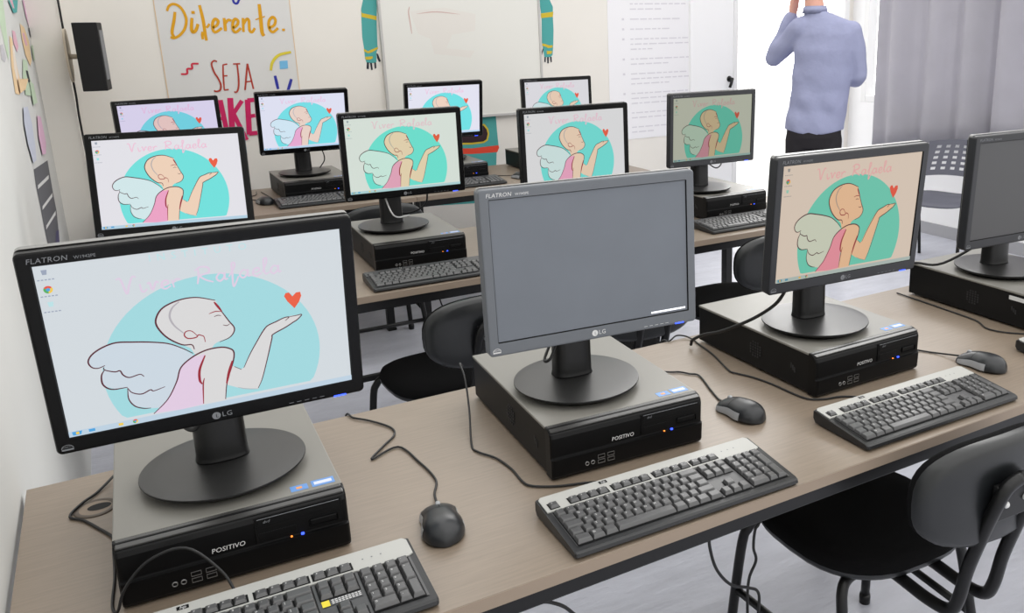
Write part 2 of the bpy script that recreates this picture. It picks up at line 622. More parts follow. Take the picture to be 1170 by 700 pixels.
# ------------------------------------------------------------------ desks
def make_table(length, label, loc, group, legs):
    """legs: positions (x, y) of the square legs"""
    t = thing('computer_desk', label, 'desk', loc, 0, group)
    b = MB()
    b.box(0.0004, length - 0.0004, 0, 0.772, 0.727, 0.75, 0, bev=0.001)
    b.build('tabletop', M['desk'], t)
    b = MB()
    b.box(0.001, length - 0.001, -0.0012, 0.0, 0.7275, 0.7488, 0)
    b.build('edging', M['desk_edge'], t)
    for nm, y in (('front_rail', 0.010), ('back_rail', 0.73)):
        b = MB()
        b.box(0.02, length - 0.02, y, y + 0.03, 0.693, 0.727, 0, bev=0.003)
        b.build(nm, M['steel'], t)
    for x, y in legs:
        b = MB()
        b.box(x, x + 0.04, y, y + 0.04, 0.012, 0.727, 0, bev=0.004)
        b.box(x - 0.004, x + 0.044, y - 0.004, y + 0.044, 0, 0.014, 0, bev=0.004)
        b.build('leg', M['steel'], t)
    xs = sorted(set(x for x, y in legs))
    for x in xs:
        b = MB()
        b.box(x + 0.005, x + 0.035, 0.042, 0.73, 0.693, 0.726, 0, bev=0.003)
        b.build('side_rail', M['steel'], t)
    yb = max(y for x, y in legs)
    for xa, xb in zip(xs[:-1], xs[1:]):
        b = MB()
        b.box(xa + 0.041, xb - 0.001, yb + 0.01, yb + 0.03, 0.19, 0.215, 0, bev=0.003)
        b.build('stretcher', M['steel'], t)
    b = MB()
    gx, gy = 0.112, 0.622
    b.lathe([(0.035, 0.7495), (0.035, 0.7512), (0.033, 0.7522), (0.027, 0.7522), (0.026, 0.7512)], 28, 2, Matrix.Translation((gx, gy, 0)))
    b.poly([(gx + 0.0262 * math.cos(k / 24 * 2 * PI), gy + 0.0262 * math.sin(k / 24 * 2 * PI)) for k in range(24)], lambda x, y: (x, y, 0.7513), 0)
    b.poly([(gx + 0.006 + 0.019 * math.cos(k / 24 * 2 * PI), gy + 0.001 + 0.013 * math.sin(k / 24 * 2 * PI)) for k in range(24)], lambda x, y: (x, y, 0.7517), 1)
    b.build('cable_grommet', [M['desk_edge'], M['recess'], M['ring']], t)
    return t


ROWY = (0.0, 1.660, 3.2545)
tgrp = 'long computer desks in three rows'
t_a = make_table(2.975, 'long brown laminate desk of the front row, against the left wall', (0.006, ROWY[0], 0), tgrp,
                 ((0.27, 0.20), (0.27, 0.66), (1.94, 0.66), (2.80, 0.20), (2.80, 0.66)))
dup(t_a, (0.006, ROWY[1], 0), 0, 'long brown laminate desk of the middle row, behind the blank grey monitor')
t_c = make_table(1.405, 'back-row brown desk under the lettered poster beside the corner column', (0.14, ROWY[2], 0), tgrp,
                 ((0.05, 0.20), (0.05, 0.66), (1.25, 0.20), (1.25, 0.66)))
dup(t_c, (1.546, ROWY[2], 0), 0, 'back-row brown desk under the right half of the whiteboard')

# ------------------------------------------------------------------ desktop computers
PW, PD, PH = 0.331, 0.459, 0.1025


def make_pc(label, loc, rz):
    t = thing('desktop_computer', label, 'computer', loc, rz, 'flat desktop computers under the monitors')
    b = MB()
    b.box(0.002, PW - 0.002, 0.03, PD, 0.006, PH - 0.003, 0, bev=0.002)
    for x in (0.04, PW - 0.04):
        for y in (0.06, PD - 0.05):
            b.lathe([(0.011, 0.0), (0.012, 0.004), (0.012, 0.008)], 12, 0, Matrix.Translation((x, y, 0)))
    b.build('case', M['case'], t)
    b = MB()
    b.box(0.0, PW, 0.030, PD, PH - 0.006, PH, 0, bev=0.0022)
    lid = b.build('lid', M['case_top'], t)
    b = MB()
    for i in range(5):
        for k in range(6):
            if (i in (0, 4)) and (k in (0, 5)):
                continue
            b.box(0.0006, 0.0022, 0.20 + i * 0.009, 0.205 + i * 0.009, 0.032 + k * 0.007, 0.036 + k * 0.007, 0)
    b.build('side_vent', M['vent'], t)
    b = MB()
    for k in range(3):
        b.box(0.0006, 0.0022, 0.075 + k * 0.006, 0.079 + k * 0.006, 0.04 + k * 0.004, 0.052 + k * 0.004, 0)
    b.build('side_vent', M['vent'], t)
    # front bezel: rounded top strip, upper fascia, stepped lower fascia
    b = MB()
    prof = [(0.030, 0.004), (0.004, 0.004), (0.001, 0.010), (0.000, 0.040), (0.000, 0.044), (0.004, 0.0455), (0.0045, 0.048),
            (0.0035, 0.086), (0.006, 0.0935), (0.012, 0.099), (0.020, 0.1018), (0.030, PH)]
    rings = []
    for x, ins in ((0.0, 0.004), (0.0025, 0.001), (0.006, 0), (PW - 0.006, 0), (PW - 0.0025, 0.001), (PW, 0.004)):
        rings.append([(x, min(0.03, y + ins), z) for y, z in prof])
    b.loft(rings, 0, False)
    fr = b.build('front_bezel', M['front'], t)
    b = MB()
    b.box(0.003, PW - 0.003, 0.0075, 0.0295, 0.0975, PH + 0.0004, 0, bev=0.0018)
    for v in b.v:
        if v.y < 0.012 and v.z > 0.1:
            v.z -= 0.0035
    b.build('top_strip', M['strip'], fr)
    b = MB()
    b.box(0.190, 0.322, 0.0022, 0.004, 0.050, 0.092, 0, bev=0.0006)
    b.box(0.194, 0.318, 0.0012, 0.0026, 0.074, 0.0905, 1, bev=0.0006)
    b.box(0.194, 0.318, 0.0010, 0.0016, 0.0900, 0.0908, 2)
    b.box(0.196, 0.305, 0.0008, 0.0026, 0.0785, 0.0795, 0)
    b.box(0.194, 0.250, 0.0012, 0.0026, 0.053, 0.066, 1, bev=0.0006)
    b.box(0.270, 0.314, 0.0012, 0.0026, 0.055, 0.068, 1, bev=0.003)
    b.text('dvd', 0.007, lambda x, z: (0.207 + x, 0.0006, 0.0848 + z), 2, 0.3)
    b.build('optical_drive', [M['recess'], M['front'], M['print_grey']], fr)
    b = MB()
    b.text('POSITIVO', 0.0112, lambda x, z: (0.150 + x, 0.0034, 0.0565 + z), 0, 0.12, 1.0)
    b.build('badge', M['print'], fr)
    b = MB()
    for x in (0.094, 0.1145):
        for z in (0.016, 0.0265):
            b.box(x, x + 0.0145, -0.0006, 0.002, z, z + 0.0075, 0)
            b.box(x + 0.0008, x + 0.0137, -0.0008, 0.002, z + 0.0015, z + 0.0067, 1)
    b.build('usb_ports', [M['metal'], M['recess']], fr)
    b = MB()
    for x in (0.071, 0.083):
        mx = Matrix.Translation((x, 0.0, 0.022)) @ Matrix.Rotation(PI / 2, 4, 'X')
        b.lathe([(0.0042, -0.001), (0.0042, 0.0012), (0.0028, 0.0012), (0.0028, 0.0004)], 14, 0, mx)
        b.lathe([(0.0027, 0.0), (0.0027, 0.0008)], 14, 1, mx)
    b.build('audio_jacks', [M['metal'], M['recess']], fr)
    b = MB()
    b.box(0.2555, 0.2605, -0.0004, 0.003, 0.0455, 0.049, 0, bev=0.001)
    b.build('power_light', M['blue'], fr)
    b = MB()
    b.box(0.2395, 0.2428, -0.0002, 0.003, 0.0462, 0.0482, 0, bev=0.0008)
    b.build('disk_light', M['amber'], fr)
    b = MB()
    b.box(0.253, 0.280, 0.040, 0.059, PH, PH + 0.0004, 0, bev=0.0002)
    b.box(0.286, 0.322, 0.040, 0.062, PH, PH + 0.0004, 1, bev=0.0002)
    b.box(0.262, 0.271, 0.046, 0.053, PH + 0.0003, PH + 0.0006, 2)
    b.box(0.290, 0.318, 0.046, 0.056, PH + 0.0003, PH + 0.0006, 3)
    b.build('stickers', [M['stick_blue'], M['stick_blue'], M['stick_orange'], M['stick_white']], t)
    return t


TZ = 0.7503
pc_a = make_pc('black desktop computer with the white keyboard edge across its front, by the left wall', (0.1518, 0.2549, TZ), -0.0272)
dup(pc_a, (0.8535, 0.2516, TZ), -0.0487, 'black desktop computer under the blank grey monitor')
dup(pc_a, (1.5189, 0.2665, TZ), 0.0029, 'black desktop computer under the tan-tinted monitor, beside two computer mice')
pc_d = dup(pc_a, (2.293, 0.2517, TZ), -0.0201, 'black desktop computer cut by the right edge of the photo, with a white side label')
b = MB()
b.box(-0.0006, 0.0015, 0.045, 0.10, 0.078, 0.089, 0)
b.build('side_label', M['print'], pc_d)
dup(pc_a, (0.225, 1.915, TZ), -0.10, 'black desktop computer hidden behind the big monitor by the left wall, middle row')
dup(pc_a, (0.9755, 1.9095, TZ), -0.0351, 'black desktop computer under the greenish-tinted monitor')
dup(pc_a, (1.55, 1.90, TZ), 0.0, 'black desktop computer behind the blank grey monitor, middle row')
dup(pc_a, (2.405, 1.925, TZ), 0.0, 'black desktop computer with a glaring pale top under the dim olive-tinted monitor')
dup(pc_a, (0.33, 3.52, TZ), 0.0, 'black desktop computer in the back row nearest the corner column')
dup(pc_a, (0.958, 3.4977, TZ), 0.0, 'black desktop computer below the lettered poster, with a mouse at its left')
dup(pc_a, (1.715, 3.52, TZ), 0.0, 'black desktop computer in front of the teal painted robot body')
dup(pc_a, (2.34, 3.52, TZ), 0.0, 'black desktop computer hidden at the right end of the back row')

# ------------------------------------------------------------------ monitors
MW, MH = 0.4403, 0.3130
SX, SV0, SV1 = 0.2010, -0.1300, 0.1360
ART = {
'head': [(13.6, 48.9), (-11.3, 58.0), (-34.5, 57.7), (-56.2, 49.4), (-66.8, 34.6), (-67.0, 20.5), (-56.7, 1.3), (-39.2, -14.0), (-28.5, -22.2), (-22.4, -38.3), (-3.5, -33.6), (3.6, -23.2), (8.8, -20.1), (25.4, -15.9), (32.7, -8.5), (34.2, 0.1), (28.5, 11.3), (20.7, 28.0)],
'headline': [(13.6, 48.9), (-11.3, 58.0), (-34.5, 57.7), (-56.2, 49.4), (-66.8, 34.6), (-67.0, 20.5), (-56.7, 1.3), (-39.2, -14.0), (-26.4, -16.8), (-23.6, -25.0)],
'face': [(11.8, 46.4), (20.7, 28.0), (28.5, 11.3), (34.2, 0.1), (32.7, -8.5), (25.4, -15.9), (11.7, -20.2)],
'lash': [(11.8, 46.4), (15.7, 38.8), (20.4, 29.2)],
'brow': [(2.6, 28.6), (11.4, 30.9), (19.5, 29.4)],
'eye': [(9.0, 22.7), (14.0, 24.1), (18.7, 22.6)],
'mouth': [(19.3, 7.2), (24.4, 5.0), (29.0, 7.1)],
'hair': [(-33.9, 55.4), (-44.2, 47.2), (-49.2, 34.0), (-45.2, 19.0), (-34.5, 4.2)],
'ear': [(-16.7, -4.2), (-23.6, 5.4), (-31.0, 6.3), (-34.1, 0.6), (-29.7, -5.5), (-19.3, -6.0), (-15.6, -2.6), (-11.9, -4.0), (-8.5, -7.0), (-7.7, -16.0)],
'torso': [(-90.8, -119.2), (-69.3, -99.3), (-54.0, -72.9), (-45.4, -51.0), (-28.0, -37.1), (-7.9, -29.6), (-11.3, -37.8), (-20.2, -59.8), (-20.5, -85.2), (-22.8, -120.4), (-53.2, -121.8)],
'arm': [(-7.9, -29.6), (11.6, -29.1), (23.4, -33.4), (29.1, -40.7), (26.9, -55.4), (18.4, -77.9), (12.9, -95.1), (8.4, -120.9), (-22.8, -120.4), (-19.3, -87.3), (-20.5, -85.2), (-20.2, -59.8), (-11.3, -37.8)],
'shoulder': [(-90.8, -119.2), (-69.3, -99.3), (-54.0, -72.9), (-45.4, -51.0), (-28.0, -37.1), (-7.9, -29.6), (11.6, -29.1), (23.4, -33.4), (29.1, -40.7), (26.9, -55.4), (18.4, -77.9), (12.9, -95.1), (8.6, -119.0)],
'armline': [(-22.7, -119.2), (-19.3, -87.3), (-16.4, -75.8)],
'pit': [(-10.8, -37.9), (-20.7, -59.7), (-22.9, -77.3), (-20.5, -85.2)],
'pit2': [(25.5, -55.1), (18.9, -73.1), (13.2, -92.1)],
'fore': [(24.0, -63.9), (36.5, -72.9), (40.3, -70.7), (51.8, -48.7), (67.0, -24.6), (74.2, -14.0), (81.6, -6.4), (100.1, -1.0), (116.1, 3.1), (132.9, 2.9), (125.9, -4.3), (119.3, -7.8), (106.6, -14.5), (87.7, -22.8), (86.1, -28.6), (76.2, -60.3), (64.8, -95.1), (56.7, -113.4), (28.0, -103.8), (13.9, -95.4), (18.4, -77.9)],
'forea': [(27.2, -65.8), (36.5, -72.9)],
'foreb': [(40.3, -70.7), (51.8, -48.7), (67.0, -24.6), (74.2, -14.0), (81.6, -6.4), (94.9, -1.8), (105.6, 2.1), (113.9, 2.3), (107.7, -3.1)],
'forec': [(110.8, 2.3), (123.9, 2.8), (132.9, 2.9), (125.9, -4.3), (119.3, -7.8), (106.6, -14.5), (87.7, -22.8), (85.4, -29.7), (76.2, -60.3), (64.8, -95.1), (57.0, -110.9)],
'fored': [(56.9, -112.2), (40.3, -108.1), (28.2, -102.6)],
'wing': [(-23.3, -38.1), (-40.0, -19.7), (-57.1, -8.5), (-79.1, -1.5), (-100.9, 3.2), (-122.5, 6.6), (-140.6, 2.1), (-154.0, -6.2), (-159.8, -16.1), (-156.9, -25.3), (-149.7, -28.6), (-141.0, -28.9), (-147.3, -41.8), (-146.5, -59.3), (-133.5, -66.5), (-118.1, -69.1), (-118.9, -89.7), (-111.5, -101.7), (-94.1, -109.3), (-82.7, -111.6), (-69.3, -99.3), (-54.0, -72.9), (-45.4, -51.0)],
'winga': [(-26.3, -31.5), (-40.0, -19.7), (-57.1, -8.5), (-79.1, -1.5), (-100.9, 3.2), (-122.5, 6.6), (-140.6, 2.1), (-154.0, -6.2), (-159.8, -16.1), (-156.9, -25.3), (-149.7, -28.6), (-140.6, -26.2)],
'wingb': [(-142.7, -28.5), (-141.7, -33.3), (-130.2, -38.9), (-123.5, -38.7), (-120.6, -46.3), (-113.4, -52.1), (-99.6, -50.1), (-94.7, -54.8)],
'wingc': [(-142.5, -33.2), (-147.3, -41.8), (-147.4, -56.2), (-137.8, -66.0), (-117.9, -67.4)],
'wingd': [(-118.1, -68.6), (-119.3, -86.6), (-113.5, -100.0), (-103.0, -106.9), (-93.1, -108.9)],
'winge': [(-118.1, -68.6), (-113.5, -77.4), (-101.9, -82.6), (-89.8, -78.5), (-85.6, -81.3), (-70.2, -77.9)],
'heart': [(123.5, 15.0), (114.3, 28.1), (110.0, 37.8), (112.6, 42.7), (117.7, 43.0), (122.2, 35.6), (127.9, 41.2), (134.2, 41.3), (135.2, 34.5), (131.2, 25.0)],
}

CIR = dict(bg=(226, 226, 238), circ=(104, 225, 226), skin=(238, 208, 186), pink=(236, 158, 200), wing=(208, 232, 240), line=(74, 18, 34),
           red=(150, 20, 40), grey=(170, 165, 172), heart=(235, 84, 48), cyan=(150, 226, 232), rose=(238, 190, 218), task=(176, 208, 232),
           black=(20, 20, 60), icon=(150, 160, 180), green=(80, 170, 90), yellow=(240, 200, 70), chrome=(225, 80, 60), azure=(70, 160, 220))
CIR_PALE = dict(CIR, bg=(207, 214, 219), circ=(158, 213, 219), skin=(214, 213, 213), pink=(222, 200, 222), wing=(200, 212, 222), rose=(219, 202, 222), cyan=(184, 222, 226),
                task=(186, 206, 222), heart=(230, 88, 54), grey=(176, 172, 178), line=(84, 20, 36))
CIR = {k: lin(v) for k, v in CIR.items()}
CIR_PALE = {k: lin(v) for k, v in CIR_PALE.items()}
SCRIPT = {  # brush letters on a unit height, baseline 0
    'V': (0.75, [[(0.0, 0.95), (0.12, 1.0), (0.2, 0.8), (0.32, 0.02), (0.45, 0.5), (0.62, 1.0), (0.75, 0.95)]]),
    'R': (0.8, [[(0.2, 0.95), (0.18, 0.5), (0.1, 0.0)], [(0.05, 0.85), (0.3, 1.05), (0.6, 0.95), (0.6, 0.65), (0.25, 0.5), (0.45, 0.2), (0.75, 0.0)]]),
    'i': (0.3, [[(0.05, 0.5), (0.08, 0.1), (0.16, 0.0), (0.3, 0.15)], [(0.08, 0.72), (0.09, 0.75)]]),
    'v': (0.45, [[(0.0, 0.45), (0.1, 0.5), (0.18, 0.05), (0.35, 0.5), (0.45, 0.42)]]),
    'e': (0.42, [[(0.03, 0.22), (0.3, 0.3), (0.3, 0.5), (0.12, 0.45), (0.05, 0.15), (0.2, 0.0), (0.42, 0.15)]]),
    'r': (0.4, [[(0.03, 0.5), (0.08, 0.0)], [(0.08, 0.3), (0.2, 0.5), (0.38, 0.45)]]),
    'a': (0.5, [[(0.36, 0.42), (0.18, 0.5), (0.03, 0.22), (0.15, 0.0), (0.34, 0.2), (0.38, 0.5), (0.38, 0.08), (0.5, 0.1)]]),
    'f': (0.4, [[(0.0, 0.2), (0.25, 0.7), (0.3, 1.0), (0.18, 1.0), (0.16, 0.4), (0.14, -0.45), (0.28, -0.2), (0.4, 0.15)]]),
    'l': (0.3, [[(0.0, 0.2), (0.2, 0.75), (0.22, 1.05), (0.1, 0.95), (0.1, 0.1), (0.3, 0.12)]]),
    ' ': (0.45, []),
}


def wallpaper_mesh(first):
    """the desktop picture: winged bald girl blowing a heart, in millimetres on the panel face"""
    CIR_ = CIR_PALE if first else CIR
    b = MB()
    lay = [0.0]
    state = [False]

    def at():
        y = -0.0004 - 0.00006 * lay[0]
        k = 1.0 if first else 1.12

        def f(u, v):
            vv = v / 1000
            if state[0]:
                vv = SV0 + (vv - SV0) * k
            return (max(-SX, min(SX, u / 1000)), y, max(SV0, min(SV1, vv)))
        return f

    def fill(pts, c):
        lay[0] += 1
        b.poly(pts, at(), 0, col=CIR_[c])

    def line(pts, wd, c, taper=0.5):
        lay[0] += 1
        b.ribbon(pts, wd * 1.55, at(), 0, 6, col=CIR_[c], taper=taper)

    fill([(-SX * 1000, SV0 * 1000), (SX * 1000, SV0 * 1000), (SX * 1000, SV1 * 1000), (-SX * 1000, SV1 * 1000)], 'bg')
    fill([(5 + 151 * math.cos(t / 72 * 2 * PI), max(-118, -52 + (143 if first else 152) * math.sin(t / 72 * 2 * PI))) for t in range(72)], 'circ')
    # writing above the circle
    if first:
        lay[0] += 1
        b.text('INSTITUTO', 15, lambda x, y, f=at(): f(1 + x, 127 + y), 0, 0, 1.9, col=CIR_['cyan'])
    x = -108.0
    hgt = 25.0
    yt = 78 if first else 97
    word = 'Viver Rafaela'
    for ch in word:
        adv, sts = SCRIPT[ch]
        for s in sts:
            line([(x + p[0] * hgt * 1.32, yt + p[1] * hgt) for p in s], 1.9, 'rose', 0.3)
        x += adv * hgt * 1.42
    state[0] = True
    fill(ART['wing'], 'wing')
    fill(ART['fore'], 'skin')
    fill(ART['torso'], 'pink')
    fill(ART['arm'], 'skin')
    fill(ART['head'], 'skin')
    fill(ART['heart'], 'heart')
    for k, wd, c in (('winga', 1.5, 'line'), ('wingb', 1.3, 'line'), ('wingc', 1.5, 'line'), ('wingd', 1.2, 'line'), ('winge', 1.2, 'line'),
                     ('headline', 1.6, 'line'), ('face', 1.2, 'line'), ('lash', 2.2, 'red'), ('brow', 1.0, 'red'), ('eye', 0.8, 'line'),
                     ('mouth', 0.8, 'line'), ('hair', 1.8, 'grey'), ('ear', 1.2, 'red'), ('shoulder', 1.5, 'line'), ('armline', 1.3, 'red'),
                     ('pit', 2.4, 'red'), ('pit2', 2.6, 'red'), ('forea', 1.2, 'line'), ('foreb', 1.2, 'line'), ('forec', 1.2, 'line'),
                     ('fored', 0.8, 'grey')):
        line(ART[k], wd, c)
    state[0] = False
    # task bar and icons
    fill([(-SX * 1000, SV0 * 1000), (SX * 1000, SV0 * 1000), (SX * 1000, -121), (-SX * 1000, -121)], 'task')
    fill([(-196, -128), (-186, -128), (-184, -122), (-197, -122)], 'azure')
    fill([(-192, -127), (-188, -127), (-188, -123), (-192, -123)], 'yellow')
    fill([(-176, -127), (-168, -127), (-168, -122.5), (-176, -122.5)], 'azure')
    fill([(-138, -127), (-132, -127), (-132, -123), (-138, -123)], 'yellow')

    def chrome(cx, cy, r):
        for a0, c in ((30, 'chrome'), (150, 'green'), (270, 'yellow')):
            fill([(cx, cy)] + [(cx + r * math.cos(math.radians(a0 + d)), cy + r * math.sin(math.radians(a0 + d))) for d in range(0, 121, 15)], c)
        fill([(cx + r * .45 * math.cos(d * PI / 6), cy + r * .45 * math.sin(d * PI / 6)) for d in range(12)], 'azure')

    chrome(-116, -124.7, 3.4)
    chrome(-188, 102, 5.5)
    for cy in (124, 77):
        fill([(-191, cy), (-186, cy), (-185, cy + 7), (-192, cy + 7)], 'icon' if cy > 100 else 'cyan')
    for cy in (116, 92, 69):
        for k in range(5):
            fill([(-198 + k * 4.2, cy), (-195.2 + k * 4.2, cy), (-195.2 + k * 4.2, cy + 1.6), (-198 + k * 4.2, cy + 1.6)], 'icon')
    return b


def make_monitor(label, loc, rz, bez, lit, neck_h=0.27):
    t = thing('computer_monitor', label, 'monitor', loc, rz, 'widescreen monitors on the desktop computers')
    b = MB()
    b.lathe([(0.108, 0.0), (0.112, 0.005), (0.126, 0.010), (0.1295, 0.0135), (0.1298, 0.0150), (0.1293, 0.0168)], 64, 1, cap1=False)
    b.lathe([(0.1293, 0.0168), (0.128, 0.0170), (0.10, 0.0178), (0.055, 0.0190), (0.030, 0.0192)], 64, 0, cap0=False)
    b.build('stand_base', [M['mbase'], M['neck']], t)
    b = MB()
    R = []
    for z, a, c in ((0.0185, 0.043, 0.031), (0.022, 0.042, 0.030), (0.03, 0.041, 0.029), (0.20, 0.039, 0.027), (0.27, 0.037, 0.024), (0.275, 0.034, 0.02)):
        R.append([(p[0], p[1] + 0.024, z) for p in superring(a, c, 28, 2.8)])
    b.loft(R, 0)
    b.build('neck', M['neck'], t)
    return t


def make_panel(bez, lit, lettermat='print_grey'):
    """front frame and shell; the screen, lights and lettering are its sub-parts.  Local: face at y = 0 looking to -y."""
    hw, hh = MW / 2, MH / 2
    b = MB()
    # frame: rounded outer rectangle with the screen opening
    def rr(w0, w1, z0, z1, r, y, n=5):
        out = []
        for cx, cz, a0 in ((w1 - r, z1 - r, 0), (w0 + r, z1 - r, 90), (w0 + r, z0 + r, 180), (w1 - r, z0 + r, 270)):
            for k in range(n + 1):
                a = math.radians(a0 + 90 * k / n)
                out.append((cx + r * math.cos(a), y, cz + r * math.sin(a)))
        return out
    outer = [rr(-hw + 0.012, hw - 0.012, -hh + 0.012, hh - 0.012, 0.01, 0.034), rr(-hw, hw, -hh, hh, 0.008, 0.026), rr(-hw, hw, -hh, hh, 0.008, 0.003),
             rr(-hw + 0.0015, hw - 0.0015, -hh + 0.0015, hh - 0.0015, 0.007, 0.0005), rr(-hw + 0.004, hw - 0.004, -hh + 0.004, hh - 0.004, 0.006, 0.0)]
    inner = [rr(-SX - 0.0016, SX + 0.0016, SV0 - 0.0016, SV1 + 0.0016, 0.0015, 0.0), rr(-SX, SX, SV0, SV1, 0.001, 0.0035), rr(-SX + .003, SX - .003, SV0 + .003, SV1 - .003, 0.001, 0.0036)]
    b.loft(outer + inner[:1], 0, False, cap0=False, cap1=False)
    b.loft(inner, 1, False, cap0=False, cap1=False)
    panel = b.build('panel', [M[bez], M['recess']])
    b = MB()
    b.loft([rr(-hw + 0.002, hw - 0.002, -hh + 0.002, hh - 0.002, 0.010, 0.0265), rr(-hw + 0.006, hw - 0.006, -hh + 0.006, hh - 0.006, 0.012, 0.036),
            rr(-0.16, 0.16, -0.115, 0.10, 0.02, 0.050), rr(-0.13, 0.13, -0.10, 0.07, 0.02, 0.062)], 0, False, cap0=False)
    b.build('back_shell', M['shell'], panel)
    b = MB()
    b.loft([rr(-hw + 0.0008, hw - 0.0008, -hh + 0.0008, hh + 0.0016, 0.008, 0.016), rr(-hw + 0.0008, hw - 0.0008, -hh + 0.0008, hh + 0.0016, 0.008, 0.028)], 0, False, cap0=False, cap1=False)
    b.build('rim', M['shell_edge'], panel)
    if lit:
        o = bpy.data.objects.new('screen', WALL_ME)
        COL.objects.link(o)
        o.parent = panel
        o.location = (0, 0.0035, 0)
    else:
        b = MB()
        b.box(-SX, SX, 0.0030, 0.0050, SV0, SV1, 0)
        if bez == 'bezel_glare':
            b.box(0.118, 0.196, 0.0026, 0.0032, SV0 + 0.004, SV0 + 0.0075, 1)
        o = b.build('screen', [M['off' if bez == 'bezel_glare' else 'off2'], M['glow_strip']], panel)
    b = MB()
    b.text('FLATRON', 0.0105, lambda x, z: (-0.207 + x, -0.0003, 0.1445 + z), 0, 0.15, 1.05, align='LEFT')
    b.text('W1942PE', 0.0065, lambda x, z: (-0.152 + x, -0.0003, 0.1435 + z), 0, 0.0, 1.0, align='LEFT')
    cz = -0.1440
    b.poly([(-0.0075 + 0.0062 * math.cos(k / 20 * 2 * PI), cz + 0.0062 * math.sin(k / 20 * 2 * PI)) for k in range(20)], lambda x, z: (x, -0.0003, z), 0)
    b.ribbon([(-0.0075, cz + 0.003), (-0.0075, cz - 0.0028), (-0.0045, cz - 0.0028)], 0.0009, lambda x, z: (x, -0.0005, z), 1, 1)
    b.text('LG', 0.012, lambda x, z: (0.008 + x, -0.0003, cz + z), 0, 0, 1.1)
    b.build('lettering', [M[lettermat], M[bez]], panel)
    b = MB()
    b.ribbon([(-0.206 + 0.0075 * math.cos(a), -0.147 + 0.006 * math.sin(a)) for a in [PI * k / 8 for k in range(9)]], 0.0009, lambda x, z: (x, -0.0003, z), 0, 2)
    b.box(-0.2135, -0.1985, -0.0003, 0.0, -0.1500, -0.1475, 0)
    b.text('ENERGY', 0.0035, lambda x, z: (-0.206 + x, -0.0003, -0.1445 + z), 0)
    b.build('energy_badge', M[lettermat], panel)
    b = MB()
    for k in range(5):
        b.box(0.100 + k * 0.012, 0.107 + k * 0.012, -0.0003, 0.0, -0.1500, -0.1493, 0)
    b.build('buttons', M[lettermat], panel)
    b = MB()
    b.box(0.170, 0.190, -0.0008, 0.0006, -0.1555, -0.1530, 0, bev=0.0004)
    b.build('power_light', M['blue'], panel)
    return panel


WALL_ME = wallpaper_mesh(True).mesh('wallpaper', [M['screen']], True)
WALL_ME2 = wallpaper_mesh(False).mesh('wallpaper', [M['screen']], True)
PANELS = {}


def place_monitor(label, x, y, z, yaw, tilt, base, base_z=None, bez='bezel', lit=True, tint=(1, 1, 1, 0)):
    """panel centre (x, y, z) with its turn and lean; base = centre of the round foot on the computer below"""
    bz = TZ + PH + 0.0006 if base_z is None else base_z
    t = make_monitor(label, (base[0], base[1] + 0.022, bz), yaw, bez, lit)
    key = (bez, lit)
    if key not in PANELS:
        PANELS[key] = p = make_panel(bez, lit, 'print' if bez == 'bezel_glare' else 'print_grey')
    else:
        src = PANELS[key]
        p = src.copy()
        COL.objects.link(p)
        for g in list(src.children):
            d = g.copy()
            COL.objects.link(d)
            d.parent = p
    p.parent = t
    lx, ly, lz = local(t, [(x, y, z)])[0]
    p.location = (lx, ly, lz)
    p.rotation_euler = (-tilt, 0, 0)
    sc = child(p, 'screen')
    sc.color = tint
    if lit and not label.startswith('large black'):
        sc.data = WALL_ME2
    # bracket that joins the neck to the panel's back
    b = MB()
    q0 = Vector((0, 0.024, 0.235))
    back = Vector((lx, ly, lz)) + Matrix.Rotation(-tilt, 3, 'X') @ Vector((0, 0.058, 0))
    if (back - q0).length < 0.03:
        q0 = back + Vector((0, 0.03, -0.01))
    b.tube([q0, (q0 + back) / 2, back], 0.03, 0, 14)
    b.build('tilt_bracket', M['neck'], t)
    return t


D = math.radians
place_monitor('large black monitor with a whitish washed-out girl-and-heart wallpaper, nearest the left wall and camera',
              0.3249, 0.3062, 1.1394, D(-0.907), D(-7.52), (0.325, 0.405), tint=(1, 1, 1, 0))
place_monitor('blank grey switched-off monitor in the middle of the front row',
              1.0028, 0.3361, 1.1394, D(-4.835), D(1.8), (0.998, 0.405), bez='bezel_glare', lit=False)
place_monitor('monitor with a tan-orange tinted wallpaper in the front row',
              1.668, 0.3345, 1.1394, D(-3.2), D(-4.41), (1.662, 0.415), bez='bezel_faint_glare', tint=(0.78, 0.64, 0.46, 0.02))
m4 = place_monitor('blank dark monitor cut by the right edge of the photo',
                   2.412, 0.410, 1.118, D(-4.0), D(-2.0), (2.445, 0.475), bez='bezel_faint_glare', lit=False)
place_monitor('crisp white-and-turquoise monitor in the middle row by the left wall',
              0.3857, 1.9145, 1.1394, D(-10.75), D(13.9), (0.40, 2.01), tint=(0.96, 0.95, 0.90, 0.04))
place_monitor('monitor with pale green tinted wallpaper, base in full view, behind the front row',
              1.1528, 2.0584, 1.1394, D(-2.54), D(-1.16), (1.115, 2.125), tint=(0.83, 0.92, 0.75, 0.06))
place_monitor('cream-tinted monitor whose lower edge hides behind the blank grey monitor',
              1.7147, 1.785, 1.1394, D(-1.09), D(0.7), (1.715, 1.90), tint=(0.82, 0.82, 0.74, 0.08))
place_monitor('dim olive-tinted monitor in the middle row in front of the doorway',
              2.4809, 1.986, 1.1394, D(-1.87), D(-1.82), (2.50, 2.075), bez='bezel_faint_glare', tint=(0.47, 0.49, 0.345, 0.03))
place_monitor('lilac-tinted monitor mostly hidden behind the crisp monitor by the left wall',
              0.4939, 3.4279, 1.1394, D(9.58), D(2.9), (0.49, 3.60), tint=(0.84, 0.78, 0.92, 0.10))
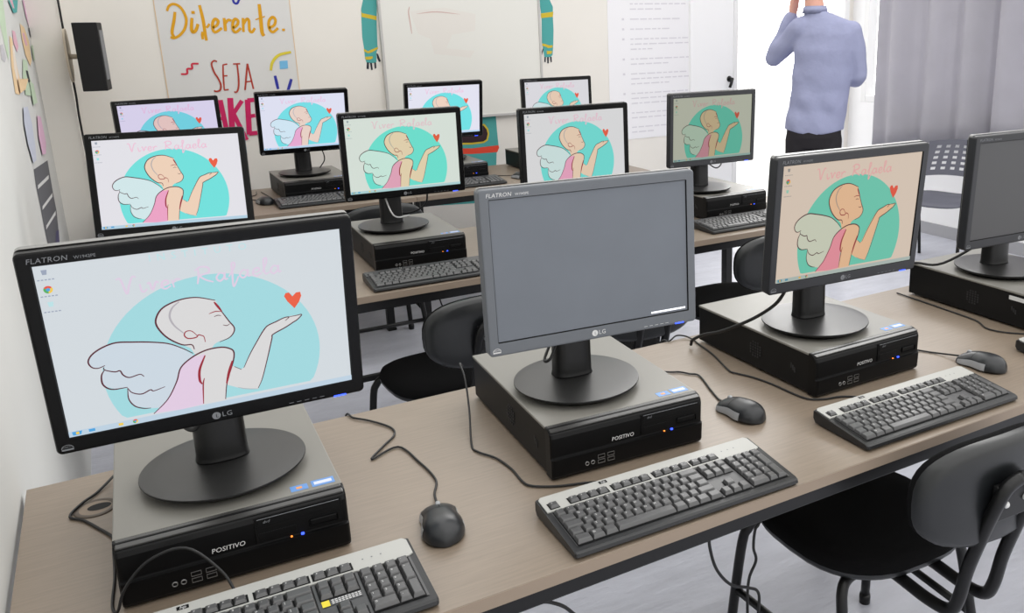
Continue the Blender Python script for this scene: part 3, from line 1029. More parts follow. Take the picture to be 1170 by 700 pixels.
place_monitor('bright bluish-white monitor below the poster, its computer and keyboard in view',
              1.0952, 3.5398, 1.1394, D(-0.7), D(-10.06), (1.10, 3.69), tint=(0.92, 0.94, 1.0, 0.14))
place_monitor('small bright white monitor in front of the whiteboard and the teal painted robot body',
              1.8585, 3.6397, 1.1394, D(-1.06), D(-8.9), (1.87, 3.73), tint=(0.98, 0.98, 1.0, 0.05))
place_monitor('cream-white monitor at the right end of the back row, only its top half showing',
              2.4983, 3.5262, 1.1394, D(-0.67), D(1.7), (2.50, 3.64), tint=(0.86, 0.85, 0.80, 0.05))

# ------------------------------------------------------------------ keyboards
KW, KD = 0.457, 0.165
KROWS = []          # (x, y, w, d, legend, height)


def key_layout():
    u = 0.019
    x0 = 0.0125
    ys = [0.018 + u * k for k in range(5)]
    out = []

    def row(y, x, items):
        for wdt, lg in items:
            if lg is not None:
                out.append((x + 0.0006, y + 0.0006, wdt * u - 0.0012, u - 0.0012, lg))
            x += wdt * u
    row(ys[4], x0, [(1, c) for c in "'1234567890-="] + [(2, '')])
    row(ys[3], x0, [(1.5, '')] + [(1, c) for c in 'QWERTYUIOP'] + [(1, "'"), (1, '['), (1.5, '')])
    row(ys[2], x0, [(1.75, '')] + [(1, c) for c in 'ASDFGHJKL'] + [(1, ''), (1, '~'), (1, ']'), (1.25, '')])
    row(ys[1], x0, [(1.25, ''), (1, '')] + [(1, c) for c in 'ZXCVBNM'] + [(1, ','), (1, '.'), (1, ';'), (1, '/'), (1.75, '')])
    row(ys[0], x0, [(1.5, ''), (1.25, 'o'), (1.25, ''), (6, ''), (1.25, ''), (1.25, 'o'), (1.25, ''), (1.25, '')])
    xn = x0 + 15 * u + 0.006
    row(ys[4], xn, [(1, ''), (1, ''), (1, '')])
    row(ys[3], xn, [(1, ''), (1, ''), (1, '')])
    row(ys[1], xn, [(1, None), (1, ''), (1, None)])
    row(ys[0], xn, [(1, ''), (1, ''), (1, '')])
    xp = xn + 3 * u + 0.006
    row(ys[4], xp, [(1, ''), (1, '/'), (1, '*'), (1, '-')])
    row(ys[3], xp, [(1, '7'), (1, '8'), (1, '9')])
    row(ys[2], xp, [(1, '4'), (1, '5'), (1, '6')])
    out.append((xp + 3 * u + 0.0006, ys[2] + 0.0006, u - 0.0012, 2 * u - 0.0012, '+'))
    row(ys[1], xp, [(1, '1'), (1, '2'), (1, '3')])
    out.append((xp + 3 * u + 0.0006, ys[0] + 0.0006, u - 0.0012, 2 * u - 0.0012, ''))
    row(ys[0], xp, [(2, '0'), (1, ',')])
    yf = 0.018 + u * 5 + 0.009
    out.append((x0 + 0.0006, yf, u - 0.0012, 0.0155, 'f'))
    for g, gx in enumerate((2.0, 6.5, 11.0)):
        for k in range(4):
            out.append((x0 + u * (gx + k) + 0.0006, yf, u - 0.0012, 0.0155, 'f'))
    for k in range(3):
        out.append((xn + u * k + 0.0006, yf, u - 0.0012, 0.0155, 'f'))
    return out, xn, xp, yf, u, x0


KEYS, KXN, KXP, KYF, KU, KX0 = key_layout()


def deck_z(y):
    return 0.0135 + (y / KD) * 0.0165


def add_key(b, k, zoff=0.0, legend=True):
    x, y, wd, dp, lg = k
    z0 = deck_z(y + dp / 2) - 0.001
    h = 0.0085 if lg != 'f' else 0.0075
    s = 0.0165 / KD

    def ring(ix, iy0, iy1, z):
        return [(x + ix, y + iy0, z + (iy0 - dp / 2) * s), (x + wd - ix, y + iy0, z + (iy0 - dp / 2) * s),
                (x + wd - ix, y + dp - iy1, z + (dp / 2 - iy1) * s), (x + ix, y + dp - iy1, z + (dp / 2 - iy1) * s)]
    b.loft([ring(0, 0, 0, z0), ring(0.0004, 0.0004, 0.0004, z0 + 0.003), ring(0.0022, 0.0030, 0.0012, z0 + h - 0.0008), ring(0.0032, 0.0040, 0.0020, z0 + h)], 0, False)
    if legend and lg:
        c = '' if lg == 'f' else lg
        fn = lambda u, v: (x + 0.0062 + u, y + dp - 0.0062 + v, z0 + h + 0.00025 + (dp / 2 - 0.0062 + v) * s)
        if lg == 'f':
            b.text('F', 0.0048, fn, 1)
        else:
            b.text(c, 0.0058 if c != 'o' else 0.009, fn, 1)


def make_keyboard(label, loc, rz, detail=True, far=False):
    t = thing('computer_keyboard', label, 'keyboard', loc, rz, 'keyboards in front of the computers')
    b = MB()
    prof = [(0.003, 0.003), (0.0, 0.006), (0.0015, 0.0115), (0.006, 0.0135), (KD - 0.004, 0.0298), (KD - 0.0005, 0.027), (KD, 0.012), (KD - 0.006, 0.004)]
    rings = []
    for x, i in ((0, 0.0045), (0.002, 0.0012), (0.006, 0), (KW - 0.006, 0), (KW - 0.002, 0.0012), (KW, 0.0045)):
        rings.append([(x, y + (i if y < KD / 2 else -i), z) for y, z in prof])
    b.loft(rings, 0, False)
    for x in (0.03, KW - 0.05):
        b.box(x, x + 0.02, 0.02, 0.03, 0.0, 0.006, 0)
        b.box(x, x + 0.02, KD - 0.03, KD - 0.02, 0.0, 0.008, 0)
    b.build('body', M['kb'], t)
    b = MB()
    zz = lambda x, y, o=0.0004: (x, y, deck_z(y) + o)
    b.poly([(0.010, 0.0165), (KW - 0.010, 0.0165), (KW - 0.010, KYF - 0.006), (0.010, KYF - 0.006)], lambda x, y: zz(x, y, 0.0006), 0)
    for xa, xb, ya, yb in ((KX0 - 0.001, KX0 + 15 * KU + 0.001, 0.0165, 0.114), (KXN - 0.001, KXN + 3 * KU + 0.001, 0.074, 0.114), (KXP - 0.001, KXP + 4 * KU + 0.001, 0.0165, 0.114),
                           (KXN - 0.001, KXN + 3 * KU + 0.001, 0.0165, 0.037), (KXN + KU - 0.001, KXN + 2 * KU + 0.001, 0.036, 0.057)):
        b.poly([(xa, ya), (xb, ya), (xb, yb), (xa, yb)], lambda x, y: zz(x, y, 0.0010), 1)
    b.build('deck', [M['kb_grey'], M['recess']], t)
    # silver strip along the back with dark wells for the function keys
    b = MB()
    yc = KYF - 0.005
    pts = [(0.004, yc), (KXN + 3 * KU + 0.004, yc), (KXN + 3 * KU + 0.008, yc - 0.002), (KW - 0.012, yc - 0.002), (KW - 0.004, yc + 0.002), (KW - 0.004, KD - 0.010),
           (KW - 0.010, KD - 0.004), (0.010, KD - 0.004), (0.004, KD - 0.010)]
    top = [zz(x, y, 0.0022) for x, y in pts]
    bot = [zz(x, y, -0.001) for x, y in pts]
    b.loft([bot, top], 0, False, cap0=False, cap1=False)
    b.poly(pts, lambda x, y: zz(x, y, 0.0022), 0)
    wells = [(KX0 - 0.001, KU)] + [(KX0 + KU * g - 0.0015, 4 * KU + 0.003) for g in (2.0, 6.5, 11.0)] + [(KXN - 0.0015, 3 * KU + 0.003)]
    for wx, ww in wells:
        b.poly([(wx, KYF - 0.0015), (wx + ww, KYF - 0.0015), (wx + ww, KYF + 0.0165), (wx, KYF + 0.0165)], lambda x, y: zz(x, y, 0.0026), 1)
    for k in range(3):
        b.poly([(KXP + 0.012 + 0.014 * k, KD - 0.028), (KXP + 0.0145 + 0.014 * k, KD - 0.028), (KXP + 0.0145 + 0.014 * k, KD - 0.0255), (KXP + 0.012 + 0.014 * k, KD - 0.0255)],
               lambda x, y: zz(x, y, 0.0026), 2)
    cx = KX0 + KU * 6.15
    b.poly([(cx - 0.008, KD - 0.016), (cx + 0.008, KD - 0.016), (cx + 0.008, KD - 0.008), (cx - 0.008, KD - 0.008)], lambda x, y: zz(x, y, 0.0026), 1)
    b.text('hp', 0.009, lambda x, y: zz(cx + x, KD - 0.012 + y, 0.0029), 3, 0.2)
    b.build('top_strip', [M['kb_grey'] if far else M['silver'], M['recess'], M['print_grey'], M['print']], t)
    if detail:
        ks = KEYS[:98]
        rest = KEYS[98:]
        for k in ks:
            kb = MB()
            add_key(kb, k)
            kb.build('key', [M['key'], M['print']], t)
        kb = MB()
        for k in rest:
            add_key(kb, k)
        o = kb.build('function_keys', [M['key'], M['print']], t)
        o['kind'] = 'stuff'
    else:
        kb = MB()
        for k in KEYS:
            add_key(kb, k, legend=False)
        o = kb.build('keys', [M['key'], M['print']], t)
        o['kind'] = 'stuff'
    return t


kb1 = make_keyboard('black and silver keyboard at the bottom edge, nearest the left wall', (0.0965, 0.019, TZ), -0.0128)
b = MB()
xs = KXN
b.poly([(xs, 0.0595), (xs + 0.058, 0.0595), (xs + 0.058, 0.0725), (xs, 0.0725)], lambda x, y: (x, y, deck_z(y) + 0.0013), 0)
b.poly([(xs, 0.0595), (xs + 0.011, 0.0595), (xs + 0.011, 0.0725), (xs, 0.0725)], lambda x, y: (x, y, deck_z(y) + 0.0016), 1)
for r_ in range(3):
    for k in range(9):
        b.poly([(xs + 0.014 + k * 0.0048, 0.062 + r_ * 0.0036), (xs + 0.0175 + k * 0.0048, 0.062 + r_ * 0.0036), (xs + 0.0175 + k * 0.0048, 0.064 + r_ * 0.0036), (xs + 0.014 + k * 0.0048, 0.064 + r_ * 0.0036)],
               lambda x, y: (x, y, deck_z(y) + 0.0016), 2)
b.build('inspection_label', [M['kb_grey'], M['ink_lemon'], M['print']], kb1)
kb2 = dup(kb1, (0.7751, 0.0054, TZ), -0.0177, 'black and silver keyboard in front of the blank grey monitor')
for c in list(kb2.children):
    if c.name.startswith('inspection_label'):
        bpy.data.objects.remove(c)
kb3 = dup(kb2, (1.430, 0.0195, TZ), -0.008, 'black and silver keyboard above the empty front chair, below the tan-tinted monitor')
kb4 = make_keyboard('keyboard of which only a white corner shows at the right edge of the photo', (2.148, 0.055, TZ), 0.0, False)
kb6 = make_keyboard('grey-looking keyboard in front of the computer with the pale green monitor', (0.905, 1.676, TZ), -0.02, False, True)
kb8 = dup(kb6, (2.278, 1.705, TZ), 0.0, 'dark keyboard in front of the dim olive-tinted monitor')
kb10 = dup(kb6, (0.898, 3.335, TZ), 0.0, 'small dark keyboard in the back row below the poster')
kb11 = dup(kb6, (1.625, 3.345, TZ), 0.0, 'small dark keyboard in the back row beside the painted robot body')

# ------------------------------------------------------------------ mice
def make_mouse(label, loc, rz):
    """nose (cord end) towards +y; origin under its middle"""
    t = thing('computer_mouse', label, 'mouse', loc, rz, 'computer mice beside the computers')
    L = 0.064
    b = MB()
    rings = []
    N = 26
    for i in range(N + 1):
        s = i / N
        y = -L + 2 * L * s
        e = max(0.0, 1 - abs(2 * s - 1) ** 3.2) ** 0.5
        wv = 0.037 * (1 - 0.16 * math.exp(-((s - 0.60) / 0.16) ** 2)) * max(0.12, e)
        h = (0.043 - 0.012 * s - 0.030 * max(0, s - 0.55) ** 1.3) * max(0.12, e) ** 0.8
        rings.append([(wv * math.cos(a) * (1.0 if math.sin(a) > 0.3 else 1.0), y, max(0.002, h * max(0.06, math.sin(a)) ** 0.75)) for a in [PI * k / 20 for k in range(21)]] )
    b.loft(rings, 0, True)
    b.build('body', M['mouse'], t)
    # pale sides
    for sd in (-1, 1):
        b = MB()
        R = []
        for i in range(7, N - 2):
            r0 = rings[i]
            idx = list(range(0, 4)) if sd > 0 else list(range(20, 16, -1))
            R.append([Vector(r0[j]) + Vector((sd * 0.0008, 0, 0.0004)) for j in idx])
        vs = [p for r in R for p in r]
        n = 4
        b.add(vs, [[i * n + k, i * n + k + 1, (i + 1) * n + k + 1, (i + 1) * n + k] for i in range(len(R) - 1) for k in range(n - 1)], 0, True)
        b.build('side_grip', M['mouse_side'], t)
    b = MB()
    b.ribbon([(-0.028, 0.012), (0.0, 0.006), (0.028, 0.012)], 0.0012, lambda x, y: (x, y, 0.0), 0, 4)
    # seam between the buttons and the palm rest, draped on the body
    def top(x, y):
        s = (y + L) / (2 * L)
        i = min(N - 1, max(0, int(s * N)))
        fr = s * N - i
        best = 0.02
        pr = [Vector(p) * (1 - fr) + Vector(q) * fr for p, q in zip(rings[i], rings[i + 1])]
        for a, c in zip(pr[:-1], pr[1:]):
            lo, hi = sorted((a.x, c.x))
            if lo <= x <= hi and hi > lo:
                f = (x - a.x) / (c.x - a.x)
                best = a.z + (c.z - a.z) * f
        return (x, y, best + 0.0006)
    b = MB()
    b.ribbon([(-0.025, 0.014), (-0.01, 0.010), (0.0, 0.009), (0.01, 0.010), (0.025, 0.014)], 0.0011, top, 0, 4)
    b.ribbon([(0.0, 0.009), (0.0, 0.02), (0.0, 0.03), (0.0, 0.047)], 0.0011, top, 0, 4)
    b.build('button_seam', M['recess'], t)
    b = MB()
    zt = top(0, 0.032)[2]
    mx = Matrix.Translation((0, 0.033, zt - 0.004)) @ Matrix.Rotation(PI / 2, 4, 'Y')
    b.lathe([(0.006, -0.004), (0.0075, -0.002), (0.0075, 0.002), (0.006, 0.004)], 16, 0, mx)
    b.build('wheel', M['mouse_side'], t)
    return t


def heading(a, c):
    """turn of +y onto the direction a -> c"""
    return math.atan2(-(c[0] - a[0]), c[1] - a[1])


mo1 = make_mouse('black mouse on the desk right of the nearest computer', (0.626, 0.218, TZ), heading((0.612, 0.165), (0.638, 0.30)))
mo2 = dup(mo1, (1.330, 0.300, TZ), heading((1.340, 0.23), (1.326, 0.36)), 'grey-black mouse between the blank monitor and the tan-tinted one')
mo3 = dup(mo1, (1.990, 0.196, TZ), heading((1.995, 0.14), (1.982, 0.255)), 'silver-sided mouse beyond the keyboard on the right of the front row')
mo10 = dup(mo1, (0.865, 3.555, TZ), 0.2, 'small dark mouse left of the back-row computer below the poster')
mo12 = dup(mo1, (2.215, 3.47, TZ), 0.3, 'small dark mouse beside the cream-white monitor edge in the back row')

# ------------------------------------------------------------------ cords (each belongs to its mouse, keyboard or monitor)
cz = TZ + 0.0030
cord(mo1, [(0.638, 0.268, TZ + 0.012)] + [(x, y, cz) for x, y in ((0.651, 0.329), (0.671, 0.382), (0.666, 0.469), (0.650, 0.554), (0.590, 0.529), (0.625, 0.573), (0.659, 0.612), (0.663, 0.653), (0.635, 0.709), (0.608, 0.745))]
     + [(0.600, 0.785, 0.745), (0.590, 0.795, 0.66), (0.57, 0.80, 0.45), (0.60, 0.82, 0.1)])
cord(mo2, [(1.325, 0.352, TZ + 0.012)] + [(x, y, cz) for x, y in ((1.334, 0.385), (1.348, 0.433), (1.377, 0.522), (1.364, 0.546), (1.350, 0.570), (1.325, 0.586), (1.25, 0.66), (1.20, 0.72))])
cord(mo3, [(1.980, 0.250, TZ + 0.012), (1.966, 0.312, cz), (1.944, 0.350, cz), (1.90, 0.45, cz), (1.885, 0.62, cz)])
cord(mo10, [(0.855, 3.60, TZ + 0.012), (0.83, 3.68, cz), (0.80, 3.75, cz), (0.86, 3.82, cz), (0.88, 3.93, cz)])
cord(mo12, [(2.20, 3.52, TZ + 0.012), (2.16, 3.60, cz), (2.10, 3.66, cz)])
cord(kb1, [(0.30, 0.175, TZ + 0.02), (0.285, 0.205, TZ + 0.05), (0.245, 0.232, TZ + 0.088), (0.195, 0.240, TZ + 0.080), (0.160, 0.243, TZ + 0.045), (0.146, 0.243, TZ + 0.012), (0.139, 0.262, TZ + 0.006),
           (0.139, 0.30, cz), (0.143, 0.36, cz), (0.143, 0.45, cz)])
cord(kb2, [(0.99, 0.165, TZ + 0.02), (0.965, 0.190, cz), (0.902, 0.216, cz), (0.852, 0.234, cz), (0.815, 0.259, cz), (0.806, 0.284, cz), (0.808, 0.339, cz), (0.800, 0.398, cz), (0.779, 0.445, cz),
           (0.781, 0.483, cz), (0.815, 0.58, cz + 0.03), (0.838, 0.66, cz + 0.07), (0.846, 0.71, cz + 0.085), (0.86, 0.735, cz + 0.07)])
cord(kb3, [(1.66, 0.18, TZ + 0.02), (1.62, 0.215, cz), (1.573, 0.245, cz), (1.531, 0.256, cz), (1.499, 0.285, cz), (1.490, 0.385, cz), (1.478, 0.444, cz), (1.461, 0.485, cz), (1.457, 0.512, cz), (1.488, 0.621, cz),
           (1.501, 0.701, cz), (1.508, 0.735, cz), (1.500, 0.765, cz + 0.004), (1.478, 0.775, cz + 0.006), (1.450, 0.765, cz), (1.43, 0.785, 0.74), (1.42, 0.80, 0.6)])
cord(kb4, [(2.30, 0.22, TZ + 0.02), (2.282, 0.270, cz), (2.238, 0.318, cz), (2.227, 0.365, cz), (2.255, 0.415, cz), (2.262, 0.466, cz), (2.27, 0.60, cz), (2.275, 0.73, cz)])
cord(kb10, [(1.10, 3.50, TZ + 0.02), (1.08, 3.51, TZ + 0.01), (0.93, 3.52, cz), (0.915, 3.70, cz), (0.90, 3.90, cz)])
mon = {o['label']: o for o in COL.objects if o.get('category') == 'monitor'}
for lb, o in mon.items():
    if lb.startswith('monitor with a tan-orange'):
        cord(o, [(1.475, 0.70, 0.757), (1.475, 0.69, 0.775), (1.482, 0.648, 0.80), (1.484, 0.587, 0.825), (1.487, 0.52, 0.86), (1.498, 0.456, 0.90), (1.507, 0.40, 0.945), (1.515, 0.375, 0.985), (1.56, 0.39, 1.02)], 0.0042)
    if lb.startswith('monitor with pale green'):
        cord(o, [(1.08, 2.11, 0.985), (1.09, 2.075, 0.93), (1.115, 2.085, 0.905), (1.17, 2.12, 0.90)], 0.003, 'cord_grey')
        cord(o, [(1.24, 2.10, 0.99), (1.24, 2.14, 0.93), (1.19, 2.17, 0.90), (1.13, 2.19, 0.905)], 0.0035)
    if lb.startswith('large black monitor'):
        cord(o, [(0.30, 0.36, 0.985), (0.285, 0.37, 0.963), (0.27, 0.40, 0.966), (0.26, 0.45, 0.98)], 0.004)
        cord(o, [(0.155, 0.73, TZ + 0.01), (0.122, 0.681, cz), (0.098, 0.646, cz + 0.002), (0.079, 0.608, cz), (0.10, 0.580, cz), (0.121, 0.538, cz), (0.143, 0.488, cz), (0.146, 0.44, cz)], 0.0025)
    if lb.startswith('blank grey switched-off'):
        cord(o, [(0.95, 0.40, 0.985), (0.92, 0.38, 0.945), (0.915, 0.40, 0.935), (0.95, 0.44, 0.955), (0.98, 0.47, 0.985)], 0.003)
    if lb.startswith('blank dark monitor cut'):
        cord(o, [(2.40, 0.49, 0.97), (2.32, 0.60, 0.872), (2.285, 0.68, 0.86), (2.20, 0.76, 0.85), (2.1, 0.80, 0.84)], 0.004)
    if lb.startswith('bright bluish-white'):
        cord(o, [(1.18, 3.64, 1.0), (1.20, 3.68, 0.93), (1.18, 3.72, 0.88)], 0.003)
    if lb.startswith('dim olive'):
        cord(o, [(2.50, 2.07, 0.985), (2.54, 2.05, 0.955), (2.585, 2.07, 0.965), (2.60, 2.10, 0.985)], 0.003)
# loose power cables hanging under the desks
for lbl, pts in (('thin black cable looping below the front desk, left of the front chair leg', [(1.172, 0.20, 0.692), (1.174, 0.20, 0.565), (1.179, 0.20, 0.518), (1.197, 0.20, 0.466), (1.234, 0.20, 0.418), (1.287, 0.21, 0.385), (1.325, 0.22, 0.35), (1.325, 0.22, 0.28), (1.30, 0.20, 0.12), (1.28, 0.18, 0.006), (1.15, 0.16, 0.006)]),
                 ('thin black cable hanging straight down behind the front chair leg', [(1.395, 0.28, 0.692), (1.376, 0.28, 0.499), (1.361, 0.28, 0.466), (1.357, 0.28, 0.422), (1.365, 0.28, 0.385), (1.345, 0.28, 0.34), (1.335, 0.27, 0.26), (1.33, 0.25, 0.12), (1.32, 0.24, 0.006), (1.20, 0.25, 0.006)]),
                 ('short black cable arching under the desk at the bottom edge of the photo', [(0.70, 0.15, 0.692), (0.715, 0.15, 0.61), (0.739, 0.15, 0.597), (0.764, 0.15, 0.591), (0.792, 0.15, 0.58), (0.829, 0.15, 0.547), (0.88, 0.18, 0.45), (0.95, 0.30, 0.15), (1.02, 0.42, 0.006), (1.15, 0.45, 0.006)]),
                 ('dark cable dangling below the middle-row desk with the pale green monitor', [(1.27, 2.36, 0.72), (1.30, 2.37, 0.5), (1.26, 2.37, 0.3), (1.31, 2.37, 0.12), (1.33, 2.40, 0.006)]),
                 ('second dark cable dangling below the middle-row desk, tangled with the first', [(1.39, 2.38, 0.72), (1.34, 2.38, 0.5), (1.39, 2.38, 0.3), (1.31, 2.39, 0.1), (1.37, 2.45, 0.006)])):
    b = MB()
    b.tube(pts, 0.0035, 0, 7, smooth_n=8)
    o = b.build('power_cable', M['cord'])
    tag(o, lbl, 'cable', 'cables hanging under the desks')
MURAL_FLOWERS = [
('green', [(2.589, 1.694), (2.776, 1.7), (2.649, 1.584), (2.559, 1.517), (2.483, 1.501), (2.467, 1.549), (2.446, 1.605), (2.452, 1.639)]),
('grey', [(2.282, 1.55), (2.396, 1.554), (2.422, 1.511), (2.331, 1.498), (2.231, 1.51)]),
('orange', [(2.731, 1.579), (2.838, 1.57), (2.806, 1.474), (2.828, 1.396), (2.662, 1.38), (2.493, 1.394), (2.552, 1.481)]),
('cream', [(2.771, 1.546), (2.839, 1.546), (2.766, 1.437), (2.675, 1.408), (2.65, 1.469)]),
('pink', [(2.921, 1.599), (3.054, 1.595), (3.08, 1.539), (2.945, 1.52), (2.866, 1.555)]),
('orange', [(3.446, 1.629), (3.68, 1.615), (3.845, 1.556), (3.767, 1.472), (3.584, 1.453), (3.401, 1.503), (3.37, 1.563)]),
('pink', [(3.458, 1.591), (3.602, 1.591), (3.677, 1.539), (3.528, 1.54)]),
('green', [(3.177, 1.491), (3.42, 1.48), (3.369, 1.437), (3.457, 1.36), (3.322, 1.339), (2.935, 1.365), (2.977, 1.429)]),
('dark', [(3.213, 1.447), (3.333, 1.441), (3.363, 1.392), (3.232, 1.398)]),
('magenta', [(3.935, 1.738), (4.572, 1.759), (4.646, 1.672), (4.469, 1.608), (4.067, 1.618), (3.955, 1.666)]),
('cream', [(4.11, 1.744), (4.431, 1.755), (4.407, 1.654), (4.214, 1.626), (4.095, 1.675)]),
('dark', [(4.007, 1.617), (4.455, 1.611), (4.338, 1.574), (4.155, 1.56), (4.012, 1.58)]),
('teal', [(2.983, 1.707), (3.571, 1.726), (3.362, 1.671), (3.145, 1.664)]),
('pink', [(3.058, 1.709), (3.215, 1.714), (3.242, 1.684), (3.16, 1.682)]),
('green', [(3.925, 1.537), (4.065, 1.536), (3.991, 1.467), (3.876, 1.47)]),
('blue', [(2.667, 1.336), (2.886, 1.326), (2.944, 1.259), (2.876, 1.176), (2.796, 1.136), (2.619, 1.148), (2.549, 1.22), (2.561, 1.29)]),
('magenta', [(3.348, 1.258), (3.566, 1.236), (3.594, 1.125), (3.429, 1.09), (3.19, 1.112), (3.171, 1.188)]),
('green', [(3.273, 1.401), (3.499, 1.38), (3.523, 1.301), (3.229, 1.309)]),
('orange', [(2.667, 1.435), (3.223, 1.413), (2.954, 1.385), (2.655, 1.386)]),
]
MURAL_PENCIL = [
('slate', [(2.631, 1.123), (3.524, 1.051), (3.491, 0.986), (3.46, 0.909), (3.465, 0.838), (3.343, 0.772), (3.176, 0.719), (2.795, 0.796), (2.594, 0.859), (2.582, 0.928), (2.595, 1.002), (2.583, 1.069)]),
('white', [(2.643, 1.051), (2.681, 1.06), (3.396, 1.003), (3.344, 0.993)]),
('white', [(2.656, 0.973), (2.694, 0.981), (3.408, 0.923), (3.356, 0.914)]),
('white', [(2.646, 0.903), (2.684, 0.911), (3.385, 0.849), (3.332, 0.84)]),
('violet', [(3.156, 0.801), (3.343, 0.772), (3.176, 0.719), (2.879, 0.779)]),
]
ROBOT_LEFT_ARM = [
('teal', [(1.633, 1.782), (1.711, 1.782), (1.694, 1.619), (1.686, 1.491), (1.687, 1.472), (1.675, 1.446), (1.672, 1.395), (1.663, 1.389), (1.614, 1.39), (1.606, 1.416), (1.606, 1.474), (1.602, 1.538), (1.606, 1.62), (1.609, 1.67), (1.611, 1.695), (1.625, 1.739)]),
('yellow', [(1.609, 1.689), (1.614, 1.673), (1.641, 1.667), (1.697, 1.655), (1.695, 1.631), (1.639, 1.645), (1.61, 1.651)]),
('yellow', [(1.605, 1.473), (1.627, 1.457), (1.647, 1.466), (1.688, 1.481), (1.687, 1.469), (1.649, 1.45), (1.626, 1.445), (1.604, 1.458)]),
('yellow', [(1.607, 1.426), (1.65, 1.428), (1.653, 1.418), (1.635, 1.409), (1.609, 1.41)]),
('dark', [(1.614, 1.394), (1.627, 1.393), (1.622, 1.355), (1.609, 1.357)]),
('dark', [(1.632, 1.393), (1.644, 1.389), (1.645, 1.35), (1.635, 1.349)]),
('dark', [(1.657, 1.392), (1.668, 1.392), (1.667, 1.359), (1.657, 1.356)]),
('dark', [(1.675, 1.446), (1.684, 1.44), (1.697, 1.397), (1.685, 1.394), (1.676, 1.42)]),
]
ROBOT_RIGHT_ARM = [
('teal', [(2.749, 1.793), (2.814, 1.793), (2.822, 1.742), (2.842, 1.7), (2.839, 1.631), (2.84, 1.554), (2.833, 1.458), (2.825, 1.397), (2.809, 1.384), (2.765, 1.386), (2.758, 1.443), (2.752, 1.478), (2.758, 1.641), (2.751, 1.7)]),
('yellow', [(2.754, 1.66), (2.843, 1.67), (2.839, 1.638), (2.754, 1.631)]),
('yellow', [(2.754, 1.473), (2.779, 1.468), (2.803, 1.459), (2.828, 1.46), (2.827, 1.445), (2.797, 1.442), (2.773, 1.453), (2.753, 1.458)]),
('yellow', [(2.783, 1.425), (2.823, 1.423), (2.818, 1.406), (2.785, 1.403)]),
('dark', [(2.765, 1.386), (2.776, 1.385), (2.773, 1.353), (2.763, 1.355)]),
('dark', [(2.784, 1.385), (2.797, 1.385), (2.795, 1.345), (2.784, 1.346)]),
('dark', [(2.805, 1.387), (2.817, 1.387), (2.818, 1.353), (2.808, 1.352)]),
('dark', [(2.758, 1.443), (2.762, 1.438), (2.747, 1.393), (2.735, 1.393)]),
]
ROBOT_TORSO = [
('teal', [(1.957, 1.085), (2.403, 1.057), (2.405, 0.941), (2.409, 0.852), (2.411, 0.824), (2.393, 0.791), (2.385, 0.701), (2.359, 0.472), (1.908, 0.498)]),
('red', [(1.938, 0.858), (2.23, 0.836), (2.409, 0.841), (2.413, 0.825), (2.398, 0.797), (2.227, 0.8), (1.935, 0.823)]),
('yellow', [(2.032, 1.002), (2.323, 0.984), (2.346, 0.952), (2.351, 0.918), (2.338, 0.878), (2.311, 0.863), (2.232, 0.86), (2.022, 0.874)]),
('brown', [(2.031, 0.992), (2.315, 0.975), (2.335, 0.948), (2.34, 0.919), (2.329, 0.886), (2.308, 0.874), (2.232, 0.872), (2.023, 0.885)]),
]
